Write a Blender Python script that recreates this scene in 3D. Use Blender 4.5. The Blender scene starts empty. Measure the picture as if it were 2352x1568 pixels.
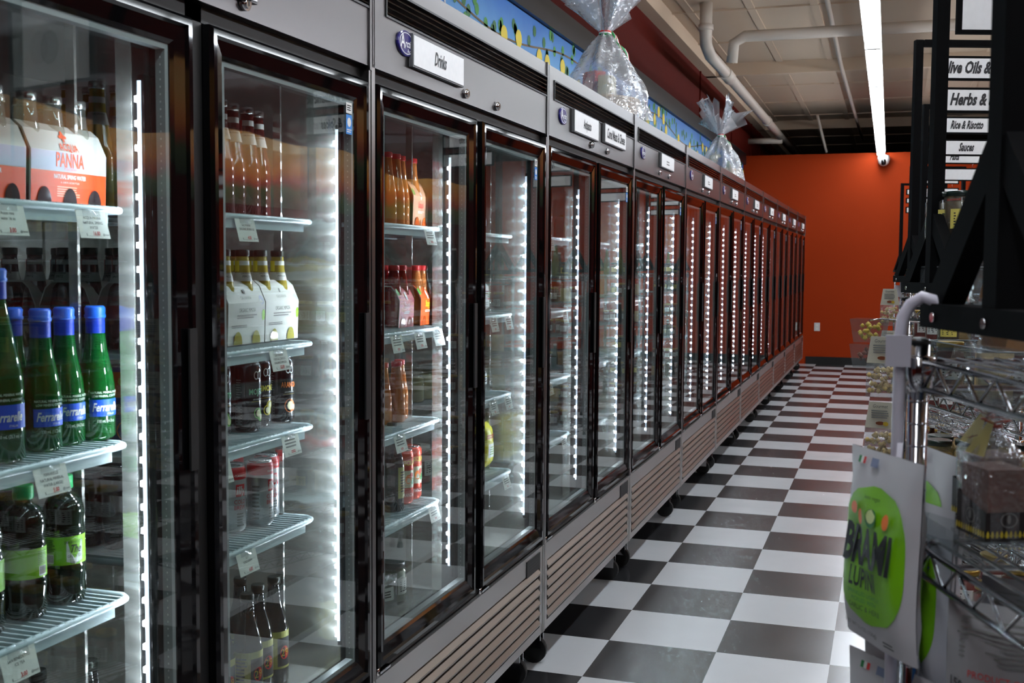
import bpy, math, random
from mathutils import Vector, Matrix
random.seed(7)
C = bpy.context.scene.collection
SC = bpy.context.scene
PI = math.pi
# ---------------------------------------------------------------- camera
cam_d = bpy.data.cameras.new('camera'); cam = bpy.data.objects.new('camera', cam_d); C.objects.link(cam)
CR = Vector((0.94964, 0.31328, 0.00627)); CU = Vector((-0.02717, 0.0624, 0.99768)); CF = Vector((-0.31216, 0.94761, -0.06777))
cam.matrix_world = Matrix(((CR.x, CU.x, -CF.x, 0.9782), (CR.y, CU.y, -CF.y, -3.7736), (CR.z, CU.z, -CF.z, 1.4318), (0, 0, 0, 1)))
cam_d.sensor_width = 36; cam_d.lens = 36 * 2622.4 / 2352; cam_d.clip_start = 0.02; cam_d.clip_end = 200
cam_d.dof.use_dof = True; cam_d.dof.focus_distance = 3.4; cam_d.dof.aperture_fstop = 11
SC.camera = cam
# ---------------------------------------------------------------- world, exposure
W = bpy.data.worlds.new('world'); SC.world = W; W.use_nodes = True
W.node_tree.nodes['Background'].inputs[0].default_value = (0.75, 0.8, 0.9, 1); W.node_tree.nodes['Background'].inputs[1].default_value = 0.03
SC.view_settings.view_transform = 'Standard'; SC.view_settings.look = 'None'; SC.view_settings.gamma = 1
SC.view_settings.use_curve_mapping = False; SC.view_settings.exposure = 0.0
cy = SC.cycles
cy.max_bounces = 9; cy.diffuse_bounces = 3; cy.glossy_bounces = 4; cy.transmission_bounces = 6; cy.transparent_max_bounces = 32
cy.sample_clamp_indirect = 4; cy.use_denoising = True; cy.caustics_reflective = False; cy.caustics_refractive = False
TUBE_E = 54.0      # fluorescent tubes
LED_E = 350.0      # cooler LED diodes

# ---------------------------------------------------------------- materials
def lin(c): return tuple((x / 12.92 if x <= 0.04045 else ((x + 0.055) / 1.055) ** 2.4) for x in (v / 255 for v in c))
MT = {}
def mat(name, rgb=(128, 128, 128), rough=0.5, metal=0.0, emit=0.0, trans=0.0, ior=1.45, coat=0.0, spec=0.5, var=0.0, vs=8.0):
    if name in MT: return MT[name]
    m = bpy.data.materials.new(name); m.use_nodes = True; nt = m.node_tree; b = nt.nodes['Principled BSDF']
    col = lin(rgb) + (1,)
    b.inputs['Base Color'].default_value = col; b.inputs['Roughness'].default_value = rough; b.inputs['Metallic'].default_value = metal
    b.inputs['Transmission Weight'].default_value = trans; b.inputs['IOR'].default_value = ior
    b.inputs['Coat Weight'].default_value = coat; b.inputs['Specular IOR Level'].default_value = spec
    if emit: b.inputs['Emission Color'].default_value = col; b.inputs['Emission Strength'].default_value = emit
    if var:
        tc = nt.nodes.new('ShaderNodeTexCoord'); n = nt.nodes.new('ShaderNodeTexNoise'); n.inputs['Scale'].default_value = vs
        n.inputs['Detail'].default_value = 6
        r = nt.nodes.new('ShaderNodeMapRange'); r.inputs['To Min'].default_value = 1 - var; r.inputs['To Max'].default_value = 1 + var
        v = nt.nodes.new('ShaderNodeVectorMath'); v.operation = 'SCALE'; v.inputs[0].default_value = col[:3]
        nt.links.new(tc.outputs['Object'], n.inputs['Vector']); nt.links.new(n.outputs['Fac'], r.inputs['Value'])
        nt.links.new(r.outputs['Result'], v.inputs['Scale']); nt.links.new(v.outputs[0], b.inputs['Base Color'])
    MT[name] = m; return m
def thin(name, tint=(245, 248, 248), ior=1.5, rough=0.02, body=0.0, bodycol=(230, 230, 230), bump=0.0, bs=30, both=False):
    """clear sheet material: see-through, mirror-like by its Fresnel reflectance, with a little milky body"""
    if name in MT: return MT[name]
    m = bpy.data.materials.new(name); m.use_nodes = True; nt = m.node_tree; N = nt.nodes; L = nt.links
    N.remove(N['Principled BSDF']); out = N['Material Output']
    t = N.new('ShaderNodeBsdfTransparent'); t.inputs[0].default_value = lin(tint) + (1,)
    g = N.new('ShaderNodeBsdfGlossy'); g.inputs['Roughness'].default_value = rough
    f = N.new('ShaderNodeFresnel'); f.inputs['IOR'].default_value = ior
    ge = N.new('ShaderNodeNewGeometry'); inv = N.new('ShaderNodeMath'); inv.operation = 'SUBTRACT'; inv.inputs[0].default_value = 1
    mu = N.new('ShaderNodeMath'); mu.operation = 'MULTIPLY'
    L.new(ge.outputs['Backfacing'], inv.inputs[1]); L.new(f.outputs[0], mu.inputs[0]); L.new(inv.outputs[0], mu.inputs[1])
    if both:      # a real pane mirrors from inside too: same reflectance seen from either side
        mm = N.new('ShaderNodeMapRange'); mm.inputs['To Min'].default_value = ior; mm.inputs['To Max'].default_value = 1 / ior
        L.new(ge.outputs['Backfacing'], mm.inputs['Value']); L.new(mm.outputs[0], f.inputs['IOR']); mu.inputs[1].default_value = 1; L.remove(mu.inputs[1].links[0])
    mx = N.new('ShaderNodeMixShader'); L.new(mu.outputs[0], mx.inputs[0]); L.new(g.outputs[0], mx.inputs[2])
    if body:
        d = N.new('ShaderNodeBsdfDiffuse'); d.inputs[0].default_value = lin(bodycol) + (1,)
        m2 = N.new('ShaderNodeMixShader'); m2.inputs[0].default_value = body; L.new(t.outputs[0], m2.inputs[1]); L.new(d.outputs[0], m2.inputs[2]); L.new(m2.outputs[0], mx.inputs[1])
    else: L.new(t.outputs[0], mx.inputs[1])
    if bump:
        tc = N.new('ShaderNodeTexCoord'); n = N.new('ShaderNodeTexNoise'); n.inputs['Scale'].default_value = bs
        bp = N.new('ShaderNodeBump'); bp.inputs['Strength'].default_value = bump; bp.inputs['Distance'].default_value = 0.02
        L.new(tc.outputs['Object'], n.inputs['Vector']); L.new(n.outputs['Fac'], bp.inputs['Height'])
        L.new(bp.outputs[0], g.inputs['Normal']); L.new(bp.outputs[0], f.inputs['Normal'])
    L.new(mx.outputs[0], out.inputs[0]); MT[name] = m; return m

# ---------------------------------------------------------------- mesh builder
_tx = {}
def glyphs(t, off=0.0):
    s = (t, off)
    if s not in _tx:
        cu = bpy.data.curves.new('t', 'FONT'); cu.body = t; cu.size = 1; cu.resolution_u = 2; cu.offset = off
        o = bpy.data.objects.new('t', cu); me = o.to_mesh()
        vs = [v.co.copy() for v in me.vertices]; fs = [tuple(p.vertices) for p in me.polygons]
        o.to_mesh_clear(); bpy.data.objects.remove(o); bpy.data.curves.remove(cu)
        x0 = min((v.x for v in vs), default=0); x1 = max((v.x for v in vs), default=1)
        _tx[s] = (vs, fs, x0, x1)
    return _tx[s]
def plane_map(o, U, V):
    o, U, V = Vector(o), Vector(U), Vector(V)
    return lambda u, v: o + U * u + V * v
def cyl_map(r, a0, z0=0.0, cx=0.0, cy_=0.0):
    return lambda u, v: Vector((cx + r * math.cos(a0 + u / r), cy_ + r * math.sin(a0 + u / r), z0 + v))
class MB:
    def __init__(s): s.v = []; s.f = []; s.m = []; s.mats = []; s.sm = []
    def mi(s, m):
        if m not in s.mats: s.mats.append(m)
        return s.mats.index(m)
    def add(s, vs, fs, m, smooth=False):
        b = len(s.v); k = s.mi(m); s.v += [Vector(v) for v in vs]
        for f in fs: s.f.append(tuple(i + b for i in f)); s.m.append(k); s.sm.append(smooth)
        return s
    def box(s, a, b, m):
        x0, y0, z0 = a; x1, y1, z1 = b
        return s.add([(x, y, z) for z in (z0, z1) for x, y in ((x0, y0), (x1, y0), (x1, y1), (x0, y1))],
                     [(3, 2, 1, 0), (4, 5, 6, 7), (0, 1, 5, 4), (1, 2, 6, 5), (2, 3, 7, 6), (3, 0, 4, 7)], m)
    def obox(s, c, U, V, N, m):   # centre and half-axis vectors
        c, U, V, N = map(Vector, (c, U, V, N))
        if U.cross(V).dot(N) < 0: U = -U
        return s.add([c + U * i + V * j + N * k for k in (-1, 1) for i, j in ((-1, -1), (1, -1), (1, 1), (-1, 1))],
                     [(3, 2, 1, 0), (4, 5, 6, 7), (0, 1, 5, 4), (1, 2, 6, 5), (2, 3, 7, 6), (3, 0, 4, 7)], m)
    def bar(s, a, b, w, h, m, up=(0, 0, 1)):
        a, b = Vector(a), Vector(b); d = (b - a); n = d.normalized(); up = Vector(up)
        if abs(n.dot(up)) > .98: up = Vector((0, 1, 0))
        sd = n.cross(up).normalized(); u2 = sd.cross(n)
        return s.obox((a + b) / 2, d / 2, sd * w / 2, u2 * h / 2, m)
    def lathe(s, prof, m, n=20, c=(0, 0, 0), mats=None, smooth=True, cap=True):
        b = len(s.v); cx, cy_, cz = c
        for r, z in prof:
            for i in range(n):
                a = 2 * PI * i / n; s.v.append(Vector((cx + r * math.cos(a), cy_ + r * math.sin(a), cz + z)))
        for j in range(len(prof) - 1):
            k = s.mi(mats[j] if mats else m)
            for i in range(n):
                i2 = (i + 1) % n; s.f.append((b + j * n + i, b + j * n + i2, b + (j + 1) * n + i2, b + (j + 1) * n + i)); s.m.append(k); s.sm.append(smooth)
        if cap:
            s.f.append(tuple(b + i for i in reversed(range(n)))); s.m.append(s.mi(mats[0] if mats else m)); s.sm.append(False)
            t = b + (len(prof) - 1) * n; s.f.append(tuple(t + i for i in range(n))); s.m.append(s.mi(mats[-1] if mats else m)); s.sm.append(False)
        return s
    def tube(s, pts, r, m, n=8, closed=False):
        pts = [Vector(p) for p in pts]; b = len(s.v); K = len(pts); ref = None
        for j, p in enumerate(pts):
            if closed: t = (pts[(j + 1) % K] - pts[j - 1]).normalized()
            else: t = (pts[min(j + 1, K - 1)] - pts[max(j - 1, 0)]).normalized()
            if ref is None: ref = Vector((0, 0, 1)) if abs(t.z) < .9 else Vector((1, 0, 0))
            x = t.cross(ref).normalized(); y = x.cross(t); ref = y
            rr = r[j] if isinstance(r, (list, tuple)) else r
            for i in range(n):
                a = 2 * PI * i / n; s.v.append(p + x * rr * math.cos(a) + y * rr * math.sin(a))
        k = s.mi(m)
        for j in range(K if closed else K - 1):
            j2 = (j + 1) % K
            for i in range(n):
                i2 = (i + 1) % n; s.f.append((b + j * n + i, b + j2 * n + i, b + j2 * n + i2, b + j * n + i2)); s.m.append(k); s.sm.append(True)
        if not closed:
            s.f.append(tuple(b + i for i in range(n))); s.m.append(k); s.sm.append(False)
            s.f.append(tuple(b + (K - 1) * n + i for i in reversed(range(n)))); s.m.append(k); s.sm.append(False)
        return s
    def grid(s, fn, nu, nv, m, u0=0, u1=1, v0=0, v1=1, smooth=True):
        b = len(s.v)
        for j in range(nv + 1):
            for i in range(nu + 1): s.v.append(Vector(fn(u0 + (u1 - u0) * i / nu, v0 + (v1 - v0) * j / nv)))
        k = s.mi(m)
        for j in range(nv):
            for i in range(nu):
                a = b + j * (nu + 1) + i; s.f.append((a, a + 1, a + nu + 2, a + nu + 1)); s.m.append(k); s.sm.append(smooth)
        return s
    def rect(s, mp, u0, v0, u1, v1, m, nu=1):
        return s.grid(mp, nu, 1, m, u0, u1, v0, v1, False)
    def disc(s, mp, cu, cv, ru, rv, m, n=16, a0=0, a1=2 * PI):
        P = [mp(cu + ru * math.cos(a0 + (a1 - a0) * i / n), cv + rv * math.sin(a0 + (a1 - a0) * i / n)) for i in range(n if a1 - a0 > 6.28 else n + 1)]
        return s.add(P, [tuple(range(len(P)))], m)
    def text(s, t, h, mp, m, u=0.0, v=0.0, sx=1.0, shear=0.0, align='C', maxw=None, bold=0):
        vs, fs, x0, x1 = glyphs(t, (.04 if bold > .0015 else .022) if bold else 0.0); w = (x1 - x0)
        h = h / 0.72; kx = h * sx
        if maxw and w * kx > maxw: kx = maxw / w
        ox = {'C': -(x0 + x1) / 2, 'L': -x0, 'R': -x1}[align]
        if vs:
            P = [mp(u + (p.x + ox) * kx + shear * p.y * h, v + p.y * h) for p in vs]; s.add(P, fs, m)
        return s
    def lines(s, mp, u0, u1, v0, v1, n, m, th=0.5, rag=0.3, nu=2):   # block of small print
        for i in range(n):
            v = v1 - (v1 - v0) * (i + .5) / n; hh = (v1 - v0) / n * th / 2; e = u1 - (u1 - u0) * rag * random.random()
            s.rect(mp, u0, v - hh, e, v + hh, m, nu)
        return s
    def barcode(s, mp, u0, u1, v0, v1, bg, fg, n=11):
        s.rect(mp, u0, v0, u1, v1, bg, 3); e = 1.0015
        mp2 = lambda u, v: mp(u, v) + (mp(u, v) - mp(u, v)) 
        w = (u1 - u0) * .86 / n
        for i in range(n):
            a = u0 + (u1 - u0) * .07 + i * w; s.rect(lambda u, v: mp(u, v) + s.eps, a, v0 + (v1 - v0) * .2, a + w * random.choice((.3, .5, .7)), v1 - (v1 - v0) * .08, fg)
        return s
    eps = Vector((0, 0, 0))
    def mesh(s, name):
        me = bpy.data.meshes.new(name); me.from_pydata([tuple(v) for v in s.v], [], s.f)
        for m in s.mats: me.materials.append(m)
        me.polygons.foreach_set('material_index', s.m); me.polygons.foreach_set('use_smooth', s.sm); me.update(); return me
    def build(s, name, parent=None, loc=None, rz=0, label=None):
        o = bpy.data.objects.new(name, s.mesh(name)); C.objects.link(o); o.parent = parent
        if loc: o.location = loc
        if rz: o.rotation_euler = (0, 0, rz)
        if label: o['label'] = label
        return o
def empty(name, loc=(0, 0, 0), rz=0):
    o = bpy.data.objects.new(name, None); C.objects.link(o); o.location = loc; o.rotation_euler = (0, 0, rz); o.empty_display_size = .05; return o
def tag(o, label, cat, group=None, kind=None):
    o['label'] = label; o['category'] = cat
    if group: o['group'] = group
    if kind: o['kind'] = kind
    return o
def struct(o, label=None):
    o['kind'] = 'structure'
    if label: o['label'] = label
    return o
KIDS = {}
def kids(o): return [c for c in bpy.data.objects if c.parent == o]
def dup(src, loc, rz=0, label=None, group=None, skip=()):
    ks = KIDS.get(src.name)
    if ks is None: ks = KIDS[src.name] = [(c, kids(c)) for c in kids(src)]
    r = src.copy(); C.objects.link(r); r.location = loc; r.rotation_euler = (0, 0, rz)
    if label: r['label'] = label
    if group: r['group'] = group
    for c, gs in ks:
        c2 = c.copy(); C.objects.link(c2); c2.parent = r
        for g in gs: g2 = g.copy(); C.objects.link(g2); g2.parent = c2
    return r
class Proto:
    """first use moves the original, later uses copy it"""
    def __init__(s, root): s.r = root; s.used = False; s.cat = root.get('category'); KIDS[root.name] = [(c, kids(c)) for c in kids(root)]
    def put(s, x, y, z, rz, label, group=None):
        if not s.used: s.used = True; o = s.r; o.location = (x, y, z); o.rotation_euler = (0, 0, rz)
        else: o = dup(s.r, (x, y, z), rz)
        o['label'] = label
        if group: o['group'] = group
        return o
    def done(s):
        if not s.used:
            for c, gs in KIDS[s.r.name]:
                for g in gs: bpy.data.objects.remove(g)
                bpy.data.objects.remove(c)
            bpy.data.objects.remove(s.r)
ORD = ['first', 'second', 'third', 'fourth', 'fifth', 'sixth', 'seventh', 'eighth', 'ninth', 'tenth', 'eleventh', 'twelfth', 'thirteenth']
#@@MATS
K = lambda n, *a, **k: mat(n, *a, **k)
steel = mat('stainless_steel', (132, 128, 127), .28, 1.0, var=.05, vs=3)
def brushed():
    m = mat('interior_steel', (226, 225, 219), .19, .86); nt = m.node_tree; b = nt.nodes['Principled BSDF']; N = nt.nodes; L = nt.links
    b.inputs['Anisotropic'].default_value = 1.0
    tg = N.new('ShaderNodeTangent'); tg.direction_type = 'RADIAL'; tg.axis = 'Z'; L.new(tg.outputs[0], b.inputs['Tangent'])
    tc = N.new('ShaderNodeTexCoord'); n = N.new('ShaderNodeTexNoise'); n.inputs['Scale'].default_value = 10; n.inputs['Detail'].default_value = 1.5
    bp = N.new('ShaderNodeBump'); bp.inputs['Strength'].default_value = .7; bp.inputs['Distance'].default_value = .01
    L.new(tc.outputs['Object'], n.inputs['Vector']); L.new(n.outputs['Fac'], bp.inputs['Height']); L.new(bp.outputs[0], b.inputs['Normal'])
    return m
steel_in = brushed()
louver_m = mat('louver_steel', (160, 150, 139), .36, 1.0); hdr_m = mat('header_steel_dimmed', (105, 102, 102), .28, 1.0, var=.04, vs=3); kick_m = mat('kick_steel_lit', (205, 203, 201), .36, 1.0)  # same cabinet steel: header darkened, kick lightened to put received light into the colour
blk = mat('gloss_black', (6, 6, 7), .04, spec=.45)
blk2 = mat('satin_black', (9, 9, 9), .5)
void_m = mat('vent_black', (12, 11, 10), .6)
chrome = mat('chrome', (225, 225, 228), .07, 1.0)
white_w = mat('white_wire', (205, 222, 226), .28)
grey_sp = mat('spacer_grey', (138, 144, 145), .45)
grey_dot = mat('spacer_dot', (190, 195, 196), .4)
glass_door = thin('door_glass', (246, 250, 249), 1.5, 0.003, both=True)
led_m = mat('led_white', (235, 240, 255), emit=LED_E); led_lens = mat('led_lens', (225, 232, 255), .4, emit=2.2)
paper = mat('tag_paper', (242, 242, 234), .6); ink = mat('ink', (30, 30, 32), .6); grey_ink = mat('grey_ink', (120, 120, 118), .6); red_ink = mat('red_ink', (205, 40, 40), .6)
wht = mat('print_white', (226, 226, 222), .5)
# ---------------------------------------------------------------- setting
def floor_mat():
    m = bpy.data.materials.new('checker_floor'); m.use_nodes = True; nt = m.node_tree; b = nt.nodes['Principled BSDF']; N = nt.nodes; L = nt.links
    tc = N.new('ShaderNodeTexCoord'); mp = N.new('ShaderNodeMapping'); mp.inputs['Location'].default_value = (0, 0, .5)
    mp.inputs['Scale'].default_value = (1 / .4064, 1 / .4064, 1)
    ch = N.new('ShaderNodeTexChecker'); ch.inputs['Scale'].default_value = 1
    ch.inputs['Color2'].default_value = lin((40, 40, 42)) + (1,); ch.inputs['Color1'].default_value = lin((212, 215, 218)) + (1,)
    L.new(tc.outputs['Object'], mp.inputs[0]); L.new(mp.outputs[0], ch.inputs['Vector'])
    n = N.new('ShaderNodeTexNoise'); n.inputs['Scale'].default_value = 4; n.inputs['Detail'].default_value = 5; n.inputs['Distortion'].default_value = .4
    L.new(tc.outputs['Object'], n.inputs['Vector'])
    mr = N.new('ShaderNodeMapRange'); mr.inputs['To Min'].default_value = .95; mr.inputs['To Max'].default_value = 1.05; L.new(n.outputs['Fac'], mr.inputs['Value'])
    sc = N.new('ShaderNodeVectorMath'); sc.operation = 'SCALE'; L.new(ch.outputs['Color'], sc.inputs[0]); L.new(mr.outputs[0], sc.inputs['Scale'])
    L.new(sc.outputs[0], b.inputs['Base Color'])
    r = N.new('ShaderNodeMapRange'); r.inputs['To Min'].default_value = .20; r.inputs['To Max'].default_value = .30; L.new(n.outputs['Fac'], r.inputs['Value']); L.new(r.outputs[0], b.inputs['Roughness'])
    b.inputs['Specular IOR Level'].default_value = 1.0
    return m
FM = floor_mat()
struct(MB().box((-1.25, -9, -.05), (5.2, 21, 0), FM).build('floor'))
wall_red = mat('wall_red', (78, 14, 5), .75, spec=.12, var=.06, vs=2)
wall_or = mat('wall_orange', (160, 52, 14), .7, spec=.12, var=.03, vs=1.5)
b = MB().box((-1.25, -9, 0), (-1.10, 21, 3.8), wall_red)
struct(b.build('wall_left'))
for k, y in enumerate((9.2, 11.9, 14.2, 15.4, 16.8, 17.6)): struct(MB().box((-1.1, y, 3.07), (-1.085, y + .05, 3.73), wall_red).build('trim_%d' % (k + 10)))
struct(MB().box((-1.1, 13.4, 0), (5.0, 13.52, 3.04), wall_or).build('wall_back'))
struct(MB().box((-.15, 13.38, 0), (5.0, 13.4, .11), mat('base_black', (14, 14, 15), .4)).build('baseboard_back'))
struct(MB().box((5.0, -9, 0), (5.15, 21, 3.8), wall_red).build('wall_right'))
struct(MB().box((-1.1, 20.9, 0), (5.0, 21, 3.8), mat('far_dark', (30, 24, 22), .9)).build('wall_far'))  # near-black colour carries the unlit dark beyond the end wall
struct(MB().box((-1.1, -9.1, 0), (5.0, -9, 3.8), wall_red).build('wall_front'))
ceil_m = mat('ceiling_beige', (196, 173, 149), .85, var=.1, vs=.8)
b = MB().box((-1.25, -9, 3.74), (5.2, 21, 3.85), ceil_m)
y = -8.4
while y < 20:      # seams of the roof deck and their thin battens
    b.box((-1.1, y, 3.725), (5.0, y + .03, 3.74), ceil_m); y += 1.52
for x in (-.85, -.3, .25, 1.35, 1.9, 2.45, 3.0): b.box((x, -9, 3.728), (x + .07, 21, 3.74), ceil_m)
struct(b.build('ceiling'))
b = MB().box((-1.1, -9, 3.6), (-.98, 21, 3.74), ceil_m)
struct(b.build('trim_1'))
pipe_m = mat('pipe_beige', (190, 178, 165), .5)
for i, y in enumerate((4.1, 9.6, 15.1)):
    b = MB().box((-1.1, y, 3.6), (5.0, y + .1, 3.74), ceil_m); struct(b.build('trim_%d' % (i + 4)))
struct(MB().box((-1.1, -9, 2.905), (-1.06, 13.35, 3.06), mat('rail_dark', (14, 16, 21), .35)).build('trim_2'))
struct(MB().box((-1.1, 13.5, 2.95), (5.0, 14.6, 3.03), mat('void_dark', (20, 16, 14), .9)).build('trim_3'))  # dark slab added to stand in for the unlit gap behind the end wall
def ceiling_pipe(pts, r, label, couplings=()):
    P = MB().tube(pts, r, pipe_m, 14).build('ceiling_pipe'); tag(P, label, 'pipe')
    for (a, c) in couplings: MB().tube([a, c], r * 1.22, pipe_m, 14).build('coupling', P)
ceiling_pipe([(-.62, 6.5, 3.74), (-.62, 6.5, 3.5), (-.635, 6.62, 3.4), (-.645, 6.95, 3.36), (-.64, 7.6, 3.36), (-.62, 17.2, 3.36)], .055,
             'thick beige drain pipe running along the ceiling above the coolers', [((-.62, 6.5, 3.55), (-.62, 6.5, 3.5)), ((-.642, 7.9, 3.36), (-.642, 8.3, 3.36)), ((-.63, 11.9, 3.36), (-.63, 12.0, 3.36))])
ceiling_pipe([(-.42, 6.75, 3.25), (-.4, 6.72, 3.42), (-.3, 6.7, 3.47), (.0, 6.7, 3.47), (5, 6.7, 3.47)], .05, 'beige pipe crossing the aisle under the ceiling from the drain elbow')
ceiling_pipe([(-.6, 13.9, 3.3), (-1.1, 13.9, 3.3)], .045, 'short beige pipe stub going into the red wall')
ceiling_pipe([(-.62, 17.2, 3.3), (5, 17.2, 3.3)], .07, 'horizontal beige pipe beyond the orange end wall')
ceiling_pipe([(.42, 4.2, 3.7), (.42, 9.3, 3.6), (.5, 16, 3.5)], .022, 'thin beige conduit running beside the fluorescent lamps')
ceiling_pipe([(1.05, 4.15, 3.62), (1.05, 4.15, 3.5)], .02, 'small beige sprinkler drop beside the fluorescent lamps')
ceiling_pipe([(-.08, 13.6, 3.62), (.05, 13.8, 3.1)], .02, 'thin slanted brace above the orange end wall')
# strip lights
tube_m = mat('tube_glow', (238, 246, 255), emit=TUBE_E); fix_m = mat('fixture_white', (215, 215, 210), .4)
def make_light():
    r = empty('strip_light'); tag(r, '', 'ceiling light', 'fluorescent strip lights in a row over the aisle')
    MB().box((-.06, 0, .03), (.06, 1.83, .085), fix_m).build('housing', r)
    for x in (-.036, .036): MB().tube([(x, .02, 0), (x, 1.80, 0)], .013, tube_m, 8).build('lamp_tube', r)
    for y in (.005, 1.80): MB().box((-.055, y, -.02), (.055, y + .02, .03), fix_m).build('end_cap', r)
    return r
SL = Proto(make_light())
Y0 = 5.03 - 1.83 * 6; n = 0  # row continued out of view behind the camera to brighten the near rack
while Y0 < 12.5:
    n += 1; lo = SL.put(.82, Y0, 3.02, 0, 'glowing twin-tube strip light above the aisle, %s counted from the orange wall' % ORD[11 - n], 'fluorescent strip lights in a row over the aisle'); lo.scale.y = .55 if Y0 > 12 else 1; Y0 += 1.83
for k, Y0 in enumerate((-4.5, -2.67, -.84, .99, 2.82, 4.65, 6.48, 8.31, 10.14)):  # extra row, never in view, added to raise the room brightness
    SL.put(3.4, Y0, 3.02, 0, 'added unseen strip light over the next aisle beyond the racks, %s from the camera end' % ORD[k], 'added strip lights over the next aisle, out of view')
# security camera under the last lamp
r = empty('security_camera', (.86, 13.3, 2.90)); tag(r, 'round white dome camera hanging below the far end of the lamps', 'security camera')
MB().lathe([(.02, .1), (.075, .09), (.085, .04), (.07, -.02), (.04, -.05), (.001, -.06)], wht, 24).build('housing', r)
MB().lathe([(.001, -.045), (.03, -.035), (.035, 0), (.03, .035), (.001, .045)], blk, 20, c=(0, -.062, -.005)).build('lens', r)
MB().tube([(0, 0, .03), (0, .1, .03)], .02, wht).build('mount', r)
o = MB().box((-.04, -.008, -.06), (.04, 0, .06), wht).build('wall_outlet', None, (0.0, 13.4, .545)); tag(o, 'white outlet plate on the orange end wall beside the coolers', 'outlet')
MB().box((-.012, -.012, .01), (.012, -.008, .04), paper).box((-.012, -.012, -.04), (.012, -.008, -.01), paper).build('socket', o)
# lemon banner and the mural across the shop
def banner_mat(name, stops, zlo, zhi):
    m = bpy.data.materials.new(name); m.use_nodes = True; nt = m.node_tree; b = nt.nodes['Principled BSDF']; N = nt.nodes; L = nt.links
    tc = N.new('ShaderNodeTexCoord'); sx = N.new('ShaderNodeSeparateXYZ'); L.new(tc.outputs['Object'], sx.inputs[0])
    n = N.new('ShaderNodeTexNoise'); n.inputs['Scale'].default_value = 2.5; n.inputs['Detail'].default_value = 5; L.new(tc.outputs['Object'], n.inputs['Vector'])
    mr = N.new('ShaderNodeMapRange'); mr.inputs['From Min'].default_value = zlo; mr.inputs['From Max'].default_value = zhi; L.new(sx.outputs['Z'], mr.inputs['Value'])
    ad = N.new('ShaderNodeMath'); ad.operation = 'MULTIPLY_ADD'; L.new(n.outputs['Fac'], ad.inputs[0]); ad.inputs[1].default_value = .5
    sb = N.new('ShaderNodeMath'); sb.operation = 'SUBTRACT'; L.new(mr.outputs[0], sb.inputs[0]); sb.inputs[1].default_value = .25; L.new(sb.outputs[0], ad.inputs[2])
    cr = N.new('ShaderNodeValToRGB'); L.new(ad.outputs[0], cr.inputs[0])
    e = cr.color_ramp.elements
    while len(e) > 1: e.remove(e[-1])
    e[0].position = stops[0][0]; e[0].color = lin(stops[0][1]) + (1,)
    for p, c in stops[1:]: q = e.new(p); q.color = lin(c) + (1,)
    L.new(cr.outputs[0], b.inputs['Base Color']); b.inputs['Roughness'].default_value = .35; return m
sky = banner_mat('banner_sky', [(0, (170, 220, 238)), (.45, (110, 190, 235)), (1, (60, 130, 215))], 2.1, 2.9)
lemon = mat('lemon_yellow', (238, 214, 60), .5); leaf = mat('leaf_green', (70, 150, 60), .5); leaf2 = mat('leaf_dark', (40, 110, 50), .5); twig = mat('twig', (110, 90, 60), .6)
blos = mat('blossom', (235, 235, 240), .5); redl = mat('paper_red', (190, 40, 36), .5)
bn = MB().box((-1.098, -3.0, 2.02), (-1.09, 13.25, 2.9), sky).build('lemon_banner'); tag(bn, 'long sky-blue banner with lemon branches on the wall above the coolers', 'banner')
b = MB(); mp = plane_map((-1.088, 0, 0), (0, 1, 0), (0, 0, 1)); mp2 = plane_map((-1.086, 0, 0), (0, 1, 0), (0, 0, 1)); rr = random.Random(3)
y = -2.9
while y < 13.1:
    zc = 2.74 + .06 * math.sin(y * 2.1)
    b.add([mp(y, zc), mp(y + .17, 2.74 + .06 * math.sin((y + .17) * 2.1)), mp(y + .17, 2.752 + .06 * math.sin((y + .17) * 2.1)), mp(y, zc + .012)], [(0, 1, 2, 3)], twig)
    for _ in range(3):
        u = y + rr.random() * .17; v = zc + rr.uniform(-.16, .12); b.disc(mp, u, v, .032, .034, rr.choice((leaf, leaf2)), 8)
    if rr.random() < .85: u = y + rr.random() * .17; v = zc + rr.uniform(-.22, .06); b.disc(mp2, u, v, .058, .052, lemon, 12)
    if rr.random() < .3: b.disc(mp2, y + .08, zc - .1, .012, .05, blos, 8)
    y += .17
b.build('lemon_print', bn)
mur = banner_mat('mural_colours', [(0, (60, 70, 30)), (.2, (80, 96, 40)), (.32, (190, 60, 20)), (.5, (250, 140, 30)), (.85, (255, 180, 80)), (1, (255, 170, 60))], 2.05, 2.75)
mural = MB(); NN = 60
def mz(y): return 2.68 + .09 * math.sin(y * .9 + 1) + .05 * math.sin(y * 2.3)
pts = [(-6 + 26 * i / NN) for i in range(NN + 1)]
mural.add([(4.98, y, z) for y in pts for z in (2.02, mz(y))] + [(4.998, y, z) for y in pts for z in (2.02, mz(y))],
          [(2 * i, 2 * i + 1, 2 * i + 3, 2 * i + 2) for i in range(NN)] + [(2 * (NN + 1) + 2 * i, 2 * (NN + 1) + 2 * i + 2, 2 * (NN + 1) + 2 * i + 3, 2 * (NN + 1) + 2 * i + 1) for i in range(NN)]
          + [(2 * i + 1, 2 * (NN + 1) + 2 * i + 1, 2 * (NN + 1) + 2 * i + 3, 2 * i + 3) for i in range(NN)], mur)
o = mural.build('produce_mural'); tag(o, 'orange and green mural strip on the opposite wall, seen mirrored in the cooler doors', 'mural')
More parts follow.
